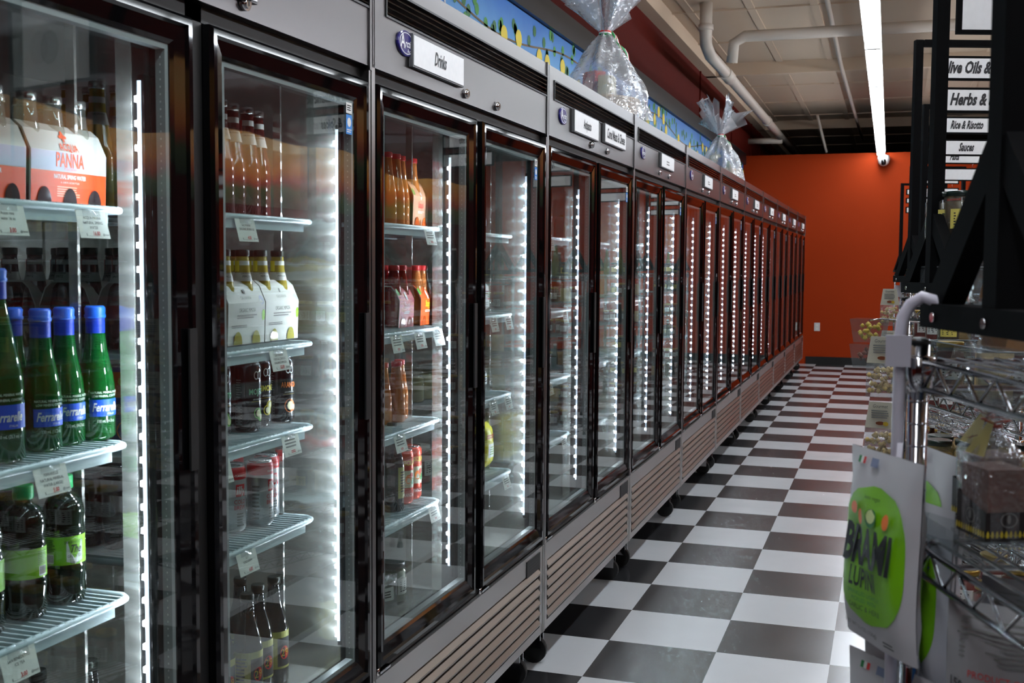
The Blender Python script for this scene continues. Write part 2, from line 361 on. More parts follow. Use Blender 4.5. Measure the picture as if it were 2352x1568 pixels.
#@@COOLERS
# ---------------------------------------------------------------- coolers (local: x out of the front, y along the row, z up)
CW = 1.385; D1 = (.045, .702); D2 = (.754, 1.380)
def ring_loops(b, y0, y1, z0, z1, loops, m):
    L = []
    for ins, x in loops: L.append([(x, y0 + ins, z0 + ins), (x, y1 - ins, z0 + ins), (x, y1 - ins, z1 - ins), (x, y0 + ins, z1 - ins)])
    vs = [p for l in L for p in l]; fs = []
    for j in range(len(L) - 1):
        for i in range(4): fs.append((4 * j + i, 4 * j + (i + 1) % 4, 4 * (j + 1) + (i + 1) % 4, 4 * (j + 1) + i))
    b.add(vs, fs, m)
def make_door(root, y0, y1, sticker):
    z0, z1 = .478, 1.838
    b = MB(); ring_loops(b, y0, y1, z0, z1, [(.02, -.05), (0, -.045), (0, -.006), (.006, 0), (.016, 0), (.021, -.005), (.045, -.010), (.052, -.014), (.052, -.052), (.02, -.05)], blk)
    d = b.build('door', root)
    i = .0525
    MB().box((-.0155, y0 + i, z0 + i), (-.0135, y1 - i, z1 - i), glass_door).build('front_pane', d)
    MB().box((-.0365, y0 + i, z0 + i), (-.0345, y1 - i, z1 - i), glass_door).build('inner_pane', d)
    b = MB(); ring_loops(b, y0 + i, y1 - i, z0 + i, z1 - i, [(.0, -.016), (.009, -.016), (.009, -.034), (.0, -.034)], grey_sp)
    k = 0; z = z0 + i + .02
    while z < z1 - i - .02:
        b.box((-.026, y1 - i - .0095, z), (-.024, y1 - i - .009, z + .003), grey_dot); z += .012
    b.build('glass_spacer', d)
    b = MB()
    b.tube([(-.01, y0 + .006, z0 - .02), (-.01, y0 + .006, z0 + .004)], .006, chrome, 8).box((-.03, y0 + .002, z0 - .012), (0, y0 + .06, z0 - .006), chrome); b.build('hinge', d)
    b = MB(); b.box((.0, y1 - .03, 1.08), (.004, y1 - .008, 1.32), blk2); b.build('pull_handle', d)
    if sticker:
        b = MB(); q = plane_map((-.0125, y1 - i - .026, z1 - i - .075), (0, 1, 0), (0, 0, 1)); q2 = plane_map((-.0122, y1 - i - .026, z1 - i - .075), (0, 1, 0), (0, 0, 1))
        b.rect(q, -.014, .045, .014, .068, wht); b.rect(q, -.014, 0, .014, .042, mat('sticker_blue', (40, 130, 210), .4)); b.lines(q2, -.01, .01, .05, .064, 3, ink)
        b.disc(q2, 0, .026, .009, .010, wht, 12); b.lines(q2, -.011, .011, .003, .012, 2, wht); b.build('energy_sticker', d)
    return d
LEDS = [.585 + .0395 * i for i in range(29)]
def led_bar(root, y):
    b = MB().box((-.058, y + .004, .565), (-.046, y + .017, 1.735), blk2).box((-.0575, y + .0015, .575), (-.0515, y + .004, 1.725), led_lens); o = b.build('led_bar', root)
    b = MB()
    for z in LEDS: b.box((-.0615, y, z), (-.0535, y + .008, z + .009), led_m)
    b.build('diodes', o)
def shelf(root, y0, y1, z, name='shelf'):
    b = MB(); x0, x1 = -.71, -.078
    b.tube([(x0, y0, z - .006), (x1 - .02, y0, z - .006), (x1 - .005, y0 + .012, z - .006), (x1, y0 + .03, z - .006), (x1, y1 - .03, z - .006), (x1 - .005, y1 - .012, z - .006), (x1 - .02, y1, z - .006), (x0, y1, z - .006)], .006, white_w, 8)
    b.box((x1 - .006, y0 + .02, z - .028), (x1 - .001, y1 - .045, z - .006), white_w)
    y = y0 + .018
    while y < y1 - .01: b.box((x0, y - .0022, z - .005), (x1 + .003, y + .0022, z), white_w); y += .0175
    for x in (-.3, -.5): b.tube([(x, y0, z - .012), (x, y1, z - .012)], .004, white_w, 6)
    return b.build(name, root)
def oval(b, mp, r, m, n=20): b.disc(mp, 0, 0, r[0], r[1], m, n)
def make_cooler(hL, hR, deep=True):
    r = empty('display_cooler')
    b = MB()
    b.box((-.80, .004, .156), (-.0, .022, 2.105), steel).box((-.80, CW - .010, .156), (-.0, CW - .002, 2.105), steel).box((-.80, .022, .156), (-.785, CW - .01, 2.105), steel)
    b.box((-.785, .022, 1.869), (-.012, CW - .01, 2.100), steel).box((-.785, .022, .17), (-.05, CW - .01, .48), void_m)
    b.box((-.785, .022, .156), (-.03, CW - .01, .165), steel)
    b.build('body', r)
    b = MB()   # bright inner liner
    b.box((-.785, .022, .48), (-.775, CW - .01, 1.87), steel_in).box((-.775, .022, .48), (-.052, .045, 1.87), steel_in).box((-.775, 1.343, .48), (-.052, CW - .01, 1.87), steel_in)
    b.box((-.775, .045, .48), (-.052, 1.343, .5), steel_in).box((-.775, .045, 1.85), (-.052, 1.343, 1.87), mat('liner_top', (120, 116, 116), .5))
    b.build('inner_liner', r)
    b = MB().box((-.085, .648, .5), (-.052, .80, 1.85), blk2).box((-.115, .645, .5), (-.085, .80, 1.85), steel_in)
    b.box((-.052, .022, .47), (-.012, .043, 1.869), blk2).box((-.052, .704, .47), (-.02, .752, 1.869), blk2); b.build('mullion', r)
    b = MB().box((-.052, .004, 1.84), (-.02, CW - .002, 1.869), blk2); b.build('top_gasket', r); MB().box((-.052, .004, .462), (-.015, CW - .002, .476), blk2).build('bottom_gasket', r)
    # header
    b = MB().box((-.012, .004, 1.869), (.0, CW - .002, 1.994), hdr_m).box((-.012, .004, 2.062), (0, CW - .002, 2.105), hdr_m)
    b.box((-.012, .004, 1.994), (0, .078, 2.062), hdr_m).box((-.0, .008, 1.875), (.0015, .012, 2.1), hdr_m)
    b.box((-.012, CW - .012, 1.86), (.004, CW - .002, 2.108), hdr_m); b.build('header_panel', r)
    b = MB().box((-.02, .078, 1.994), (-.012, CW - .01, 2.062), void_m)
    b.box((-.012, .078, 1.994), (.003, .083, 2.062), blk2).box((-.012, .083, 1.994), (.003, CW - .01, 1.999), blk2).box((-.012, .083, 2.057), (.003, CW - .01, 2.062), blk2)
    for i in range(4): z = 2.006 + i * .0135; b.add([(-.012, .083, z + .006), (-.012, CW - .012, z + .006), (.002, CW - .012, z), (.002, .083, z), (-.012, .083, z + .003), (-.012, CW - .012, z + .003), (.002, CW - .012, z - .003), (.002, .083, z - .003)], [(0, 3, 2, 1), (4, 5, 6, 7), (3, 7, 6, 2)], blk)
    b.build('vent_grille', r)
    q = plane_map((.006, .186, 1.953), (0, 1, 0), (0, 0, 1)); bl = mat('badge_blue', (38, 34, 110), .2, coat=.5)
    b = MB(); N2 = 24
    b.add([(x, .186 + .047 * k2 * math.cos(2 * PI * i / N2), 1.953 + .030 * k2 * math.sin(2 * PI * i / N2)) for x, k2 in ((0, 1), (.005, 1), (.006, .93)) for i in range(N2)],
          [(j * N2 + i, j * N2 + (i + 1) % N2, (j + 1) * N2 + (i + 1) % N2, (j + 1) * N2 + i) for j in range(2) for i in range(N2)] + [tuple(2 * N2 + i for i in range(N2))], bl)
    qa = plane_map((.0065, .186, 1.945), (0, 1, 0), (0, 0, 1)); ring_pts = 28
    b.add([qa(a * .041 * math.cos(t), .008 + a * .0255 * math.sin(t)) for a in (1, .93) for t in [2 * PI * i / ring_pts for i in range(ring_pts)]], [(i, (i + 1) % ring_pts, ring_pts + (i + 1) % ring_pts, ring_pts + i) for i in range(ring_pts)], wht)
    b.text('A', .034, qa, wht, u=-.022, v=-.004, sx=.8, bold=.0006); b.text('rctic', .018, qa, wht, u=.012, shear=.2, maxw=.04, bold=.0006); b.text('Air', .010, qa, wht, u=.012, v=-.013, shear=.2); b.build('badge', r)
    for y in (.596, .855):
        b = MB(); b.add([], [], chrome); 
        for x0, x1, rad in ((0, .008, .013), (.008, .012, .009)): b.tube([(x0, y, 1.893), (x1, y, 1.893)], rad, chrome, 16)
        b.box((.0122, y - .0012, 1.888), (.0126, y + .0012, 1.898), blk2); b.build('lock', r)
    # kick louvers
    b = MB().box((-.012, .004, .40), (0, CW - .002, .462), kick_m).box((-.012, .004, .156), (0, .045, .40), kick_m).box((-.012, CW - .042, .156), (0, CW - .002, .40), kick_m).box((-.012, .045, .156), (0, CW - .042, .185), kick_m)
    b.box((0, .004, .156), (.0025, .012, .462), kick_m).box((0, CW - .012, .156), (.0025, CW - .002, .462), kick_m); b.build('kick_panel', r)
    b = MB().box((-.05, .045, .185), (-.045, CW - .042, .40), void_m)
    for i in range(6):
        z = .188 + i * .0355; y0, y1 = .047, CW - .044
        P = [(-.03, z + .034), (-.006, z + .024), (.004, z + .010), (.002, z + .003), (-.004, z + .004)]
        b.add([(x, y, zz) for y in (y0, y1) for x, zz in P], [(j, j + 1, 5 + j + 1, 5 + j) for j in range(4)], louver_m)
    b.build('louver_grille', r)
    b = MB().box((.0, CW - .20, .395), (.003, CW - .05, .45), blk2); b.lines(plane_map((.0035, CW - .125, .40), (0, 1, 0), (0, 0, 1)), -.05, .05, .01, .04, 3, mat('plate_ink', (60, 60, 62), .6), th=.3); b.build('rating_plate', r)
    for i, (x, y) in enumerate(((-.07, .12), (-.07, CW - .12), (-.7, .12), (-.7, CW - .12))):
        b = MB(); b.tube([(x, y - .012, .048), (x, y + .012, .048)], .048, mat('caster_rubber', (16, 16, 16), .6), 20)
        b.box((x - .03, y - .022, .06), (x + .03, y - .016, .145), chrome).box((x - .03, y + .016, .06), (x + .03, y + .022, .145), chrome).box((x - .045, y - .035, .145), (x + .045, y + .035, .156), chrome); b.build('caster', r)
    b = MB()
    for rad in (.03, .055, .08, .105): b.tube([(-.42 + rad * math.cos(t), .30 + rad * math.sin(t), 1.838) for t in [j * PI / 14 for j in range(28)]], .002, chrome, 5, True)
    for a in range(4): t = a * PI / 4; b.tube([(-.42 - .105 * math.cos(t), .30 - .105 * math.sin(t), 1.841), (-.42 + .105 * math.cos(t), .30 + .105 * math.sin(t), 1.841)], .002, chrome, 5)
    b.build('fan_guard', r)
    make_door(r, *D1, False); make_door(r, *D2, True)
    led_bar(r, .622); led_bar(r, 1.322)
    b = MB()
    for (x, y) in ((-.165, .60), (-.62, .60), (-.165, 1.262), (-.62, 1.262), (-.165, .84), (-.62, .84), (-.165, .075), (-.62, .075)):
        b.box((x - .009, y - .006, .5), (x + .009, y, 1.85), steel_in)
    b.build('shelf_post', r)
    for z in hL: shelf(r, .085, .618, z)
    for z in hR: shelf(r, .80, 1.262, z)
    return r
YC = lambda k: -2.805 + CW * k
names = ['cooler', 'Drinks', 'Antipasto', '', '', '', '', '', '', '', '']
CL = ['nearest two-door glass cooler holding the mineral water and iced tea', 'two-door glass cooler under the Drinks sign', 'two-door glass cooler under the Antipasto and Cured Meats signs',
      'two-door glass cooler right after the Antipasto one, under a small white sign', 'two-door glass cooler fifth in the row, below the second cellophane basket']
HS = [([1.52, 1.135, .878], [1.525, 1.262, 1.08, .875]), ([1.532, 1.257, 1.0, .77], [1.527, 1.27, 1.007, .745])]
cools = []
for k in range(2): c = make_cooler(*HS[k]); c.location = (-.133, YC(k), 0); cools.append(c)
KIDS[cools[1].name] = [(c, kids(c)) for c in kids(cools[1])]
for k in range(2, 11): cools.append(dup(cools[1], (-.133, YC(k), 0)))
for k, c in enumerate(cools):
    tag(c, CL[k] if k < 5 else 'two-door glass cooler, %s in the row counted from the Drinks one' % ORD[k - 1], 'cooler', 'row of two-door glass coolers along the red wall')
FX = -.133
# header signs
def header_sign(y0, y1, z0, z1, text, label, h=.034):
    b = MB().box((FX + .001, y0, z0), (FX + .012, y1, z1), mat('sign_edge', (92, 92, 94), .5))
    o = b.build('header_sign'); tag(o, label, 'sign', 'white signs on the cooler headers')
    b = MB().box((FX + .012, y0 + .004, z0 + .004), (FX + .0135, y1 - .004, z1 - .004), mat('sign_marble', (236, 236, 236), .45, var=.06, vs=60))
    mp = plane_map((FX + .0142, (y0 + y1) / 2, (z0 + z1) / 2 - h * .42), (0, 1, 0), (0, 0, 1))
    if text: b.text(text, h, mp, ink, shear=.25, sx=.62, maxw=(y1 - y0) * .85, bold=.0012)
    if not text: b.lines(mp, -.045, .045, -.004, .022, 2, grey_ink, th=.5)
    b.build('sign_face', o)
header_sign(-2.28, -1.92, 1.897, 1.978, '', 'white header sign at the top edge of the nearest cooler, cut by the frame')
header_sign(-1.21, -.865, 1.903, 1.982, 'Drinks', 'white header sign reading Drinks')
header_sign(.27, .633, 1.912, 1.995, 'Antipasto', 'white header sign reading Antipasto')
header_sign(.74, 1.12, 1.922, 1.999, 'Cured Meats & Cheese', 'white header sign reading Cured Meats and Cheese', .04)
header_sign(1.94, 2.29, 1.922, 1.993, '', 'white header sign on the cooler after the Cured Meats sign')
for i, y in enumerate((3.36, 4.67, 6.15, 7.48, 8.83, 10.25, 11.7)):
    header_sign(y, y + .32, 1.915, 1.99, '', 'small white header sign, %s beyond the Cured Meats sign' % ORD[i + 1])
#@@GOODS
# ---------------------------------------------------------------- packaged goods
clearb = thin('clear_bottle', (225, 232, 228), 1.5, .04, body=.10, bodycol=(200, 205, 200))
film = thin('clear_film', (240, 242, 244), 1.75, .08, body=.10, bodycol=(225, 228, 232), bump=.6, bs=55)
acryl = thin('clear_acrylic', (228, 233, 234), 1.6, .03, body=.05)
jarglass = thin('jar_glass', (235, 238, 232), 1.5, .03, body=.04)
green_g = mat('green_glass', (4, 78, 30), .05, trans=.28, coat=.3); green_d = mat('dark_green_pet', (14, 30, 18), .07, trans=.3, coat=.2)
blue_c = mat('cap_blue', (20, 92, 205), .35); blue_d = mat('neck_blue', (18, 50, 160), .4); blue_l = mat('label_blue', (30, 82, 200), .4)
green_c = mat('cap_green', (28, 160, 88), .4); lime = mat('label_lime', (128, 190, 30), .45)
silver_c = mat('cap_silver', (190, 188, 184), .25, .9); red_c = mat('cap_red', (190, 36, 38), .3)
can_al = mat('can_aluminium', (196, 198, 200), .3, .65); can_top = mat('can_top', (200, 200, 200), .2, 1.0)
can_blk = mat('can_black', (18, 19, 22), .22, coat=.4); gold = mat('print_gold', (200, 170, 50), .4); orange_p = mat('print_orange', (235, 120, 30), .45)
mint = mat('print_mint', (120, 200, 150), .5); yel = mat('print_yellow', (228, 210, 50), .45)
brown_g = mat('dark_glass', (10, 12, 11), .05, coat=.4); pinkw = mat('pink_drink', (96, 40, 38), .08, trans=.35); peach = mat('peach_drink', (206, 120, 60), .1, trans=.3)
redd = mat('red_drink', (130, 16, 18), .08, trans=.3); amber = mat('yellow_drink', (190, 168, 70), .08, trans=.4); rosso = mat('spritz_red', (72, 14, 16), .08, trans=.35)
cart_w = mat('carton_white', (192, 190, 183), .5); cart_lil = mat('carton_lilac', (172, 172, 190), .5); cart_or = mat('carton_orange', (214, 74, 30), .45)
cart_in = mat('carton_inside', (150, 146, 138), .7); flagg = mat('flag_green', (20, 120, 60), .5); flagr = mat('flag_red', (200, 40, 40), .5)
def radial(r, a0=0.0, z0=0.0): return cyl_map(r, a0, z0)
def fancy_oval(b, mp, cu, cv, ru, rv, m, n=18): b.disc(mp, cu, cv, ru, rv, m, n)
# --- water bottle with blue cap
def p_ferr(name, H, R_, label):
    r = empty(name); tag(r, '', 'bottle'); s = H / .222
    b = MB().lathe([(R_ * .8, 0), (R_, .006), (R_, .085 * s), (R_ * .93, .105 * s), (R_ * .62, .15 * s), (.0145, .185 * s), (.0145, H - .03)], green_g, 24); b.build('body', r)
    b = MB().lathe([(.0155, H - .045), (.0155, H - .020)], blue_d, 20, cap=False); b.build('neck_band', r)
    b = MB().lathe([(.0165, H - .020), (.0175, H - .016), (.0158, H - .013), (.0168, H - .004), (.014, H)], blue_c, 24); b.build('cap', r)
    rr_ = R_ + .0006; q = radial(rr_); q2 = radial(rr_ + .0005); b = MB(); hw = R_ * .95
    b.rect(q, -hw, .040 * s, hw, .068 * s, blue_l, 10)
    b.text('Ferrarelle', .014, q2, wht, 0, .049 * s, sx=.62, shear=.2, maxw=hw * 1.7, bold=.0005); b.text('ITALIA', .0035, q2, wht, .008, .0425 * s)
    b.text('NATURAL MINERAL WATER', .0038, q2, wht, 0, .078 * s, sx=.8, maxw=hw * 1.9); b.text('LOW MINERAL CONTENT', .0038, q2, wht, 0, .072 * s, sx=.8, maxw=hw * 1.7)
    b.text(label, .005, q2, wht, 0, .030 * s, sx=.7); b.build('front_label', r)
    return Proto(r)
pf = p_ferr('mineral_water_bottle', .222, .0295, '330 mL (11.2 oz)'); pF = p_ferr('large_water_bottle', .285, .037, '750 mL (25.3 oz)')
# --- green tea bottle
def p_tea():
    r = empty('iced_tea_bottle'); tag(r, '', 'bottle')
    b = MB().lathe([(.022, .0), (.030, .004), (.033, .018), (.0315, .036), (.033, .05), (.0335, .062), (.0315, .066), (.0315, .112), (.0335, .116), (.0305, .130), (.0325, .145), (.031, .158), (.024, .172), (.0135, .180), (.013, .19)], green_d, 28)
    b.build('body', r)
    MB().lathe([(.0145, .186), (.0155, .188), (.0155, .206), (.0145, .2075)], green_c, 28).build('cap', r)
    q = radial(.0325); q2 = radial(.0330); q3 = radial(.0334); b = MB().lathe([(.0323, .066), (.0323, .112)], lime, 28, cap=False)
    b.add([q2(-.000 + x, z) for x, z in ((-.014, .072), (0, .067), (.014, .072), (.014, .104), (0, .110), (-.014, .104))], [(0, 1, 2, 3, 4, 5)], mat('label_silver', (205, 208, 204), .4))
    b.text('SAN BENEDETTO', .0045, q3, ink, 0, .101, sx=.7, maxw=.034); b.text('The', .013, q3, ink, 0, .086, sx=.7, shear=.3, bold=.0004); b.text('GREEN TEA', .005, q3, ink, 0, .078, sx=.7, maxw=.025)
    b.lines(q2, .03, .052, .070, .106, 12, mat('label_moss', (70, 100, 20), .5)); b.rect(q2, -.050, .069, -.034, .084, wht, 3)
    for i in range(6): b.rect(q3, -.049 + i * .0025, .071, -.0478 + i * .0025, .083, ink)
    b.lines(q2, -.052, -.03, .086, .108, 8, mat('label_moss', (70, 100, 20), .5)); b.text('500 mL', .004, q3, ink, 0, .0675); b.build('label_sleeve', r)
    return Proto(r)
pt = p_tea()
# --- slim glass bottle with neck label
def p_glass(name, liquid, cap, H=.235, R_=.0285, neck_lab=('GALVANINA', cart_w), fill=None, accent=None, sub=''):
    r = empty(name); tag(r, '', 'bottle')
    b = MB().lathe([(R_ * .85, 0), (R_, .004), (R_, H * .42), (R_ * .92, H * .50), (.0165, H * .74), (.0135, H * .9), (.0135, H - .012)], liquid, 20); b.build('body', r)
    MB().lathe([(.0145, H - .014), (.015, H - .012), (.015, H - .002), (.0135, H)], cap, 20).build('cap', r)
    if neck_lab:
        b = MB(); za, zb = H * .66, H * .88; b.lathe([(R_ * .76, za), (.0150, H * .78), (.0146, zb)], neck_lab[1], 20, cap=False)
        q = radial(.0172, 0, 0)
        b.text(neck_lab[0], .0042, radial(.019), ink, 0, H * .735, sx=.75, maxw=.024)
        if sub: b.text(sub, .0048, radial(.0205), ink, 0, H * .70, sx=.75, maxw=.024)
        if accent: b.rect(radial(.0160), -.028, H * .72, -.014, zb, accent, 4)
        b.build('neck_label', r)
    return Proto(r)
pg_y = p_glass('lemon_soda_bottle', amber, silver_c); pg_r = p_glass('rose_soda_bottle', pinkw, silver_c, H=.235, accent=redl)
pm = p_glass('mimosa_bottle', amber, mat('cap_dark', (34, 40, 34), .3, .6), H=.192, R_=.027, accent=yel, sub='MIMOSA')
ps = p_glass('spritz_bottle', rosso, mat('cap_dark', (34, 40, 34), .3, .6), H=.192, R_=.027, accent=redl, sub='SPRITZ')
pw = p_glass('spring_water_bottle', clearb, silver_c, H=.172, R_=.028, neck_lab=None)
pst = p_glass('bitter_soda_bottle', peach, red_c, H=.19, R_=.026, neck_lab=None)
psr = p_glass('red_soda_bottle', redd, red_c, H=.165, R_=.024, neck_lab=None)
pso = p_glass('orange_soda_bottle', peach, red_c, H=.165, R_=.024, neck_lab=None)
# dark wine-like bottles with a yellow label
def p_dark():
    r = empty('dark_bottle'); tag(r, '', 'bottle')
    MB().lathe([(.028, 0), (.031, .004), (.031, .125), (.027, .145), (.0155, .185), (.0135, .222)], brown_g, 22).build('body', r)
    MB().lathe([(.0145, .22), (.0148, .232), (.0135, .236)], mat('cap_dark', (34, 40, 34), .3, .6), 20).build('cap', r)
    q = radial(.0316); q2 = radial(.0322); b = MB().rect(q, -.052, .035, .046, .118, mat('label_olive', (176, 172, 92), .5), 14)
    b.rect(q2, -.012, .04, .024, .104, ink, 8); b.disc(radial(.0326), .006, .07, .012, .015, red_ink, 14); b.text('29', .016, radial(.033), gold, .006, .063); b.lines(q2, -.045, -.02, .05, .108, 8, ink)
    b.build('label', r); return Proto(r)
pd = p_dark()
# --- cans
def p_can(name, H, R_, bodym, deco):
    r = empty(name); tag(r, '', 'can')
    MB().lathe([(R_ * .78, 0), (R_ * .86, .002), (R_, .009), (R_, H - .012), (R_ * .86, H - .003)], bodym, 26).build('body', r)
    b = MB().lathe([(R_ * .86, H - .004), (R_ * .9, H - .0015), (R_ * .88, H), (R_ * .84, H - .003), (R_ * .2, H - .004), (.0005, H - .004)], can_top, 26, cap=False)
    b.tube([(.004 + .006 * math.cos(t), .005 * math.sin(t), H - .0025) for t in [i * PI / 5 for i in range(10)]], .001, can_top, 5, True); b.build('lid', r)
    b = MB(); deco(b, R_, H); b.build('printed_design', r); return Proto(r)
def d_mocktail(word, wc, fc, fruit):
    def f(b, R_, H):
        q, q2 = radial(R_ + .0004), radial(R_ + .0009)
        for du in (-.0045, .0045): b.add([q(du + a * .006 * math.cos(t), H * .80 + a * .009 * math.sin(t)) for a in (1, .75) for t in [i * PI / 7 for i in range(14)]], [(i, (i + 1) % 14, 14 + (i + 1) % 14, 14 + i) for i in range(14)], wht)
        b.text(word, .012, q, wc, 0, H * .53, sx=.8, maxw=.042, bold=.0005); b.text('alcohol free', .004, q, wht, 0, H * .45, shear=.3); b.rect(q, -.016, H * .425, .016, H * .43, gold, 4)
        for u, v, a in fruit: b.disc(q, u, v, a, a * 1.05, fc, 14); b.disc(q2, u + .001, v, a * .6, a * .7, mat('print_pale', (240, 236, 190), .5), 10)
        b.lines(q, -.014, .014, .012, .022, 3, grey_ink); b.rect(q, -.052, .014, -.036, .058, mat('barcode_grey', (150, 150, 150), .5), 3)
        for i in range(6): b.rect(q2, -.051, .018 + i * .0062, -.037, .0205 + i * .0062, ink)
        b.lines(q, -.05, -.036, .07, .11, 8, grey_ink)
    return f
pc_m = p_can('mojito_can', .146, .0285, can_blk, d_mocktail('MOJITO', mint, mat('print_lime', (110, 190, 70), .5), [(0, .038, .011), (.008, .03, .009)]))
pc_l = p_can('lemon_can', .146, .0285, can_blk, d_mocktail('LIMONE', yel, yel, [(0, .036, .011), (.006, .047, .009)]))
pc_a = p_can('orange_can', .146, .0285, can_blk, d_mocktail('ARANCIA', orange_p, orange_p, [(0, .037, .014), (.009, .034, .009)]))
def d_illy(b, R_, H):
    q, q2 = radial(R_ + .0004), radial(R_ + .0009); rd = mat('illy_red', (196, 30, 38), .3)
    b.lathe([(R_ + .0003, H - .030), (R_ + .0003, H - .012), (R_ * .9, H - .005)], rd, 26, cap=False)
    b.text('CLASSICO', .004, q2, wht, 0, H - .024); b.rect(q, -.010, .075, .012, .100, rd, 4); b.text('illy', .017, q2, wht, .001, .080, sx=.8, shear=.15, bold=.0006)
    b.text('COLD', .009, q, rd, 0, .060, sx=.8); b.text('BREW', .009, q, rd, 0, .048, sx=.8); b.lines(q, -.008, .010, .012, .042, 5, grey_ink); b.lines(q, -.045, -.028, .015, .09, 9, grey_ink)
pc_i = p_can('coffee_can', .140, .0275, can_al, d_illy)
def d_pelle(b, R_, H):
    q, q2 = radial(R_ + .0004), radial(R_ + .0009)
    b.lathe([(R_ + .0003, H * .6), (R_ + .0003, H - .012)], orange_p, 26, cap=False); b.rect(q, -.03, H * .34, .03, H * .56, mat('print_navy', (36, 40, 110), .4), 12); b.text('SANPELLEGRINO', .007, q2, wht, 0, H * .47, sx=.7, maxw=.05)
    b.text('ARANCIATA', .006, q2, orange_p, 0, H * .38, sx=.8); b.disc(q, .004, H * .18, .016, .018, orange_p, 14); b.disc(q2, .004, H * .8, .012, .01, yel, 10)
pc_p = p_can('fruit_soda_can', .152, .026, mat('can_violet', (74, 62, 130), .3, .3), d_pelle)
pc_d = p_can('dark_slim_can', .146, .028, can_blk, lambda b, R_, H: b.lines(radial(R_ + .0005), -.01, .015, .02, .06, 8, grey_ink))
def d_sic(b, R_, H):
    q, q2 = radial(R_ + .0004), radial(R_ + .0009)
    b.lathe([(R_ + .0003, H * .30), (R_ + .0003, H * .62)], mat('can_cream', (205, 205, 180), .35), 26, cap=False); b.text('SICILIA', .013, q2, yel, 0, H * .72, sx=.75, maxw=.046, bold=.0005)
    b.disc(q2, -.004, H * .46, .011, .013, orange_p, 12); b.disc(q2, .010, H * .42, .008, .01, leaf2, 10); b.disc(q2, .006, H * .53, .007, .008, mat('blood_orange', (170, 40, 30), .4), 10); b.text('ARANCIATA', .010, q2, wht, 0, H * .14, sx=.7, maxw=.05, bold=.0004)
pc_s = p_can('blood_orange_can', .150, .0275, mat('can_redorange', (205, 62, 34), .28, .3), d_sic)
# --- cartons: a sleeve open at both ends, printed front
def p_carton(name, w, printer, mfront, d=.058, zb=.085, zt=.13, cut=None, mtop=None):
    r = empty(name); tag(r, '', 'carton'); b = MB(); t = .0012
    prof = [(d, 0), (d + .003, zb), (d * .80, zt - .012), (d * .55, zt), (-d * .55, zt), (-d * .80, zt - .012), (-d - .003, zb), (-d, 0)]
    inner = [(x * .965, z - (.003 if z > .01 else 0)) for x, z in prof]; n = len(prof)
    for y0, s in ((-w / 2, 1),):
        vs = [(x, y0, z) for x, z in prof] + [(x, -y0, z) for x, z in prof] + [(x, y0, z) for x, z in inner] + [(x, -y0, z) for x, z in inner]
        fs = []
        for i in range(n - 1): fs += [(i, n + i, n + i + 1, i + 1)[::-1]]
        b.add(vs, [f[::-1] for f in fs], mfront)
        b.add(vs, [(2 * n + i, 3 * n + i, 3 * n + i + 1, 2 * n + i + 1)[::1] for i in range(n - 1)], cart_in)
        b.add(vs, [(i, i + 1, 2 * n + i + 1, 2 * n + i) for i in range(n - 1)] + [(n + i, 3 * n + i, 3 * n + i + 1, n + i + 1) for i in range(n - 1)], cart_w)
        b.add([(d * .98, -w / 2, .001), (d * .98, w / 2, .001), (-d * .98, w / 2, .001), (-d * .98, -w / 2, .001)], [(0, 1, 2, 3)], cart_in)
    b.build('sleeve', r)
    sl = .003 / zb
    mp = lambda e: (lambda u, v: Vector((d + sl * v + e, u, v)) if v <= zb else Vector((d + .003 - (v - zb) * (d + .003 - d * .8) / (zt - .012 - zb) + e * 1.3, u, v)))
    b = MB(); printer(b, mp(.0006), mp(.0012), w); b.build('front_print', r)
    if cut:
        nb, cm = cut; b = MB()
        for i in range(nb):
            y = -w / 2 + w * (i + .5) / nb; b.disc(mp(.0018), y, .001, .016, .026, cm, 12, 0, PI)
        b.build('bottle_window', r)
    return Proto(r)
def pr_panna(b, q, q2, w):
    b.rect(q, -w / 2 + .001, .001, w / 2 - .001, .052, cart_or); b.rect(q, -w / 2 + .001, .053, w / 2 - .001, .083, cart_lil)
    b.text('ACQUA', .012, q2, cart_or, .0, .086, sx=.72, bold=.0004); b.text('PANNA', .0225, q2, cart_or, 0, .060, sx=.62, bold=.0009); b.text('TUSCANY', .004, q2, cart_or, 0, .0545, sx=1.2)
    b.text('NATURAL SPRING WATER', .007, q2, wht, 0, .041, sx=.66, bold=.0002, maxw=.075); b.text('6 - 8.45 FL OZ BOTTLES', .003, q2, wht, 0, .034, maxw=.09); b.lines(q2, -.03, .03, .012, .03, 5, mat('pale_orange', (250, 170, 140), .5))
    for u, v, a, c in ((0, .113, .0035, .007), (-.005, .110, .004, .003), (.005, .110, .004, .003), (0, .105, .002, .004)): b.disc(q2, u - .006, v - .002, a, c, cart_or, 10)
pp = p_carton('spring_water_carton', .178, pr_panna, cart_w, d=.060, zb=.084, zt=.128, cut=(3, mat('window_dark', (52, 44, 46), .1, coat=.3)))
def pr_galv(word, c2):
    def f(b, q, q2, w):
        b.text('GALVANINA', .0065, q2, grey_ink, 0, .092, sx=.8); b.text(word, .0085, q2, ink, 0, .066, sx=.62, maxw=w * .8); b.lines(q2, -w * .28, w * .28, .052, .062, 2, grey_ink); b.lines(q2, -w * .42, w * .0, .034, .041, 2, grey_ink)
        b.disc(q, w / 2 - .006, .058, .006, .012, c2, 10); b.disc(q, w / 2 - .012, .09, .009, .010, cart_lil, 10); b.disc(q2, 0, .108, .004, .005, grey_ink, 10)
    return f
pcm = p_carton('mimosa_carton', .140, pr_galv('ORGANIC MIMOSA', lime), cart_w, cut=(2, mat('window_amber', (150, 140, 60), .12, coat=.3)))
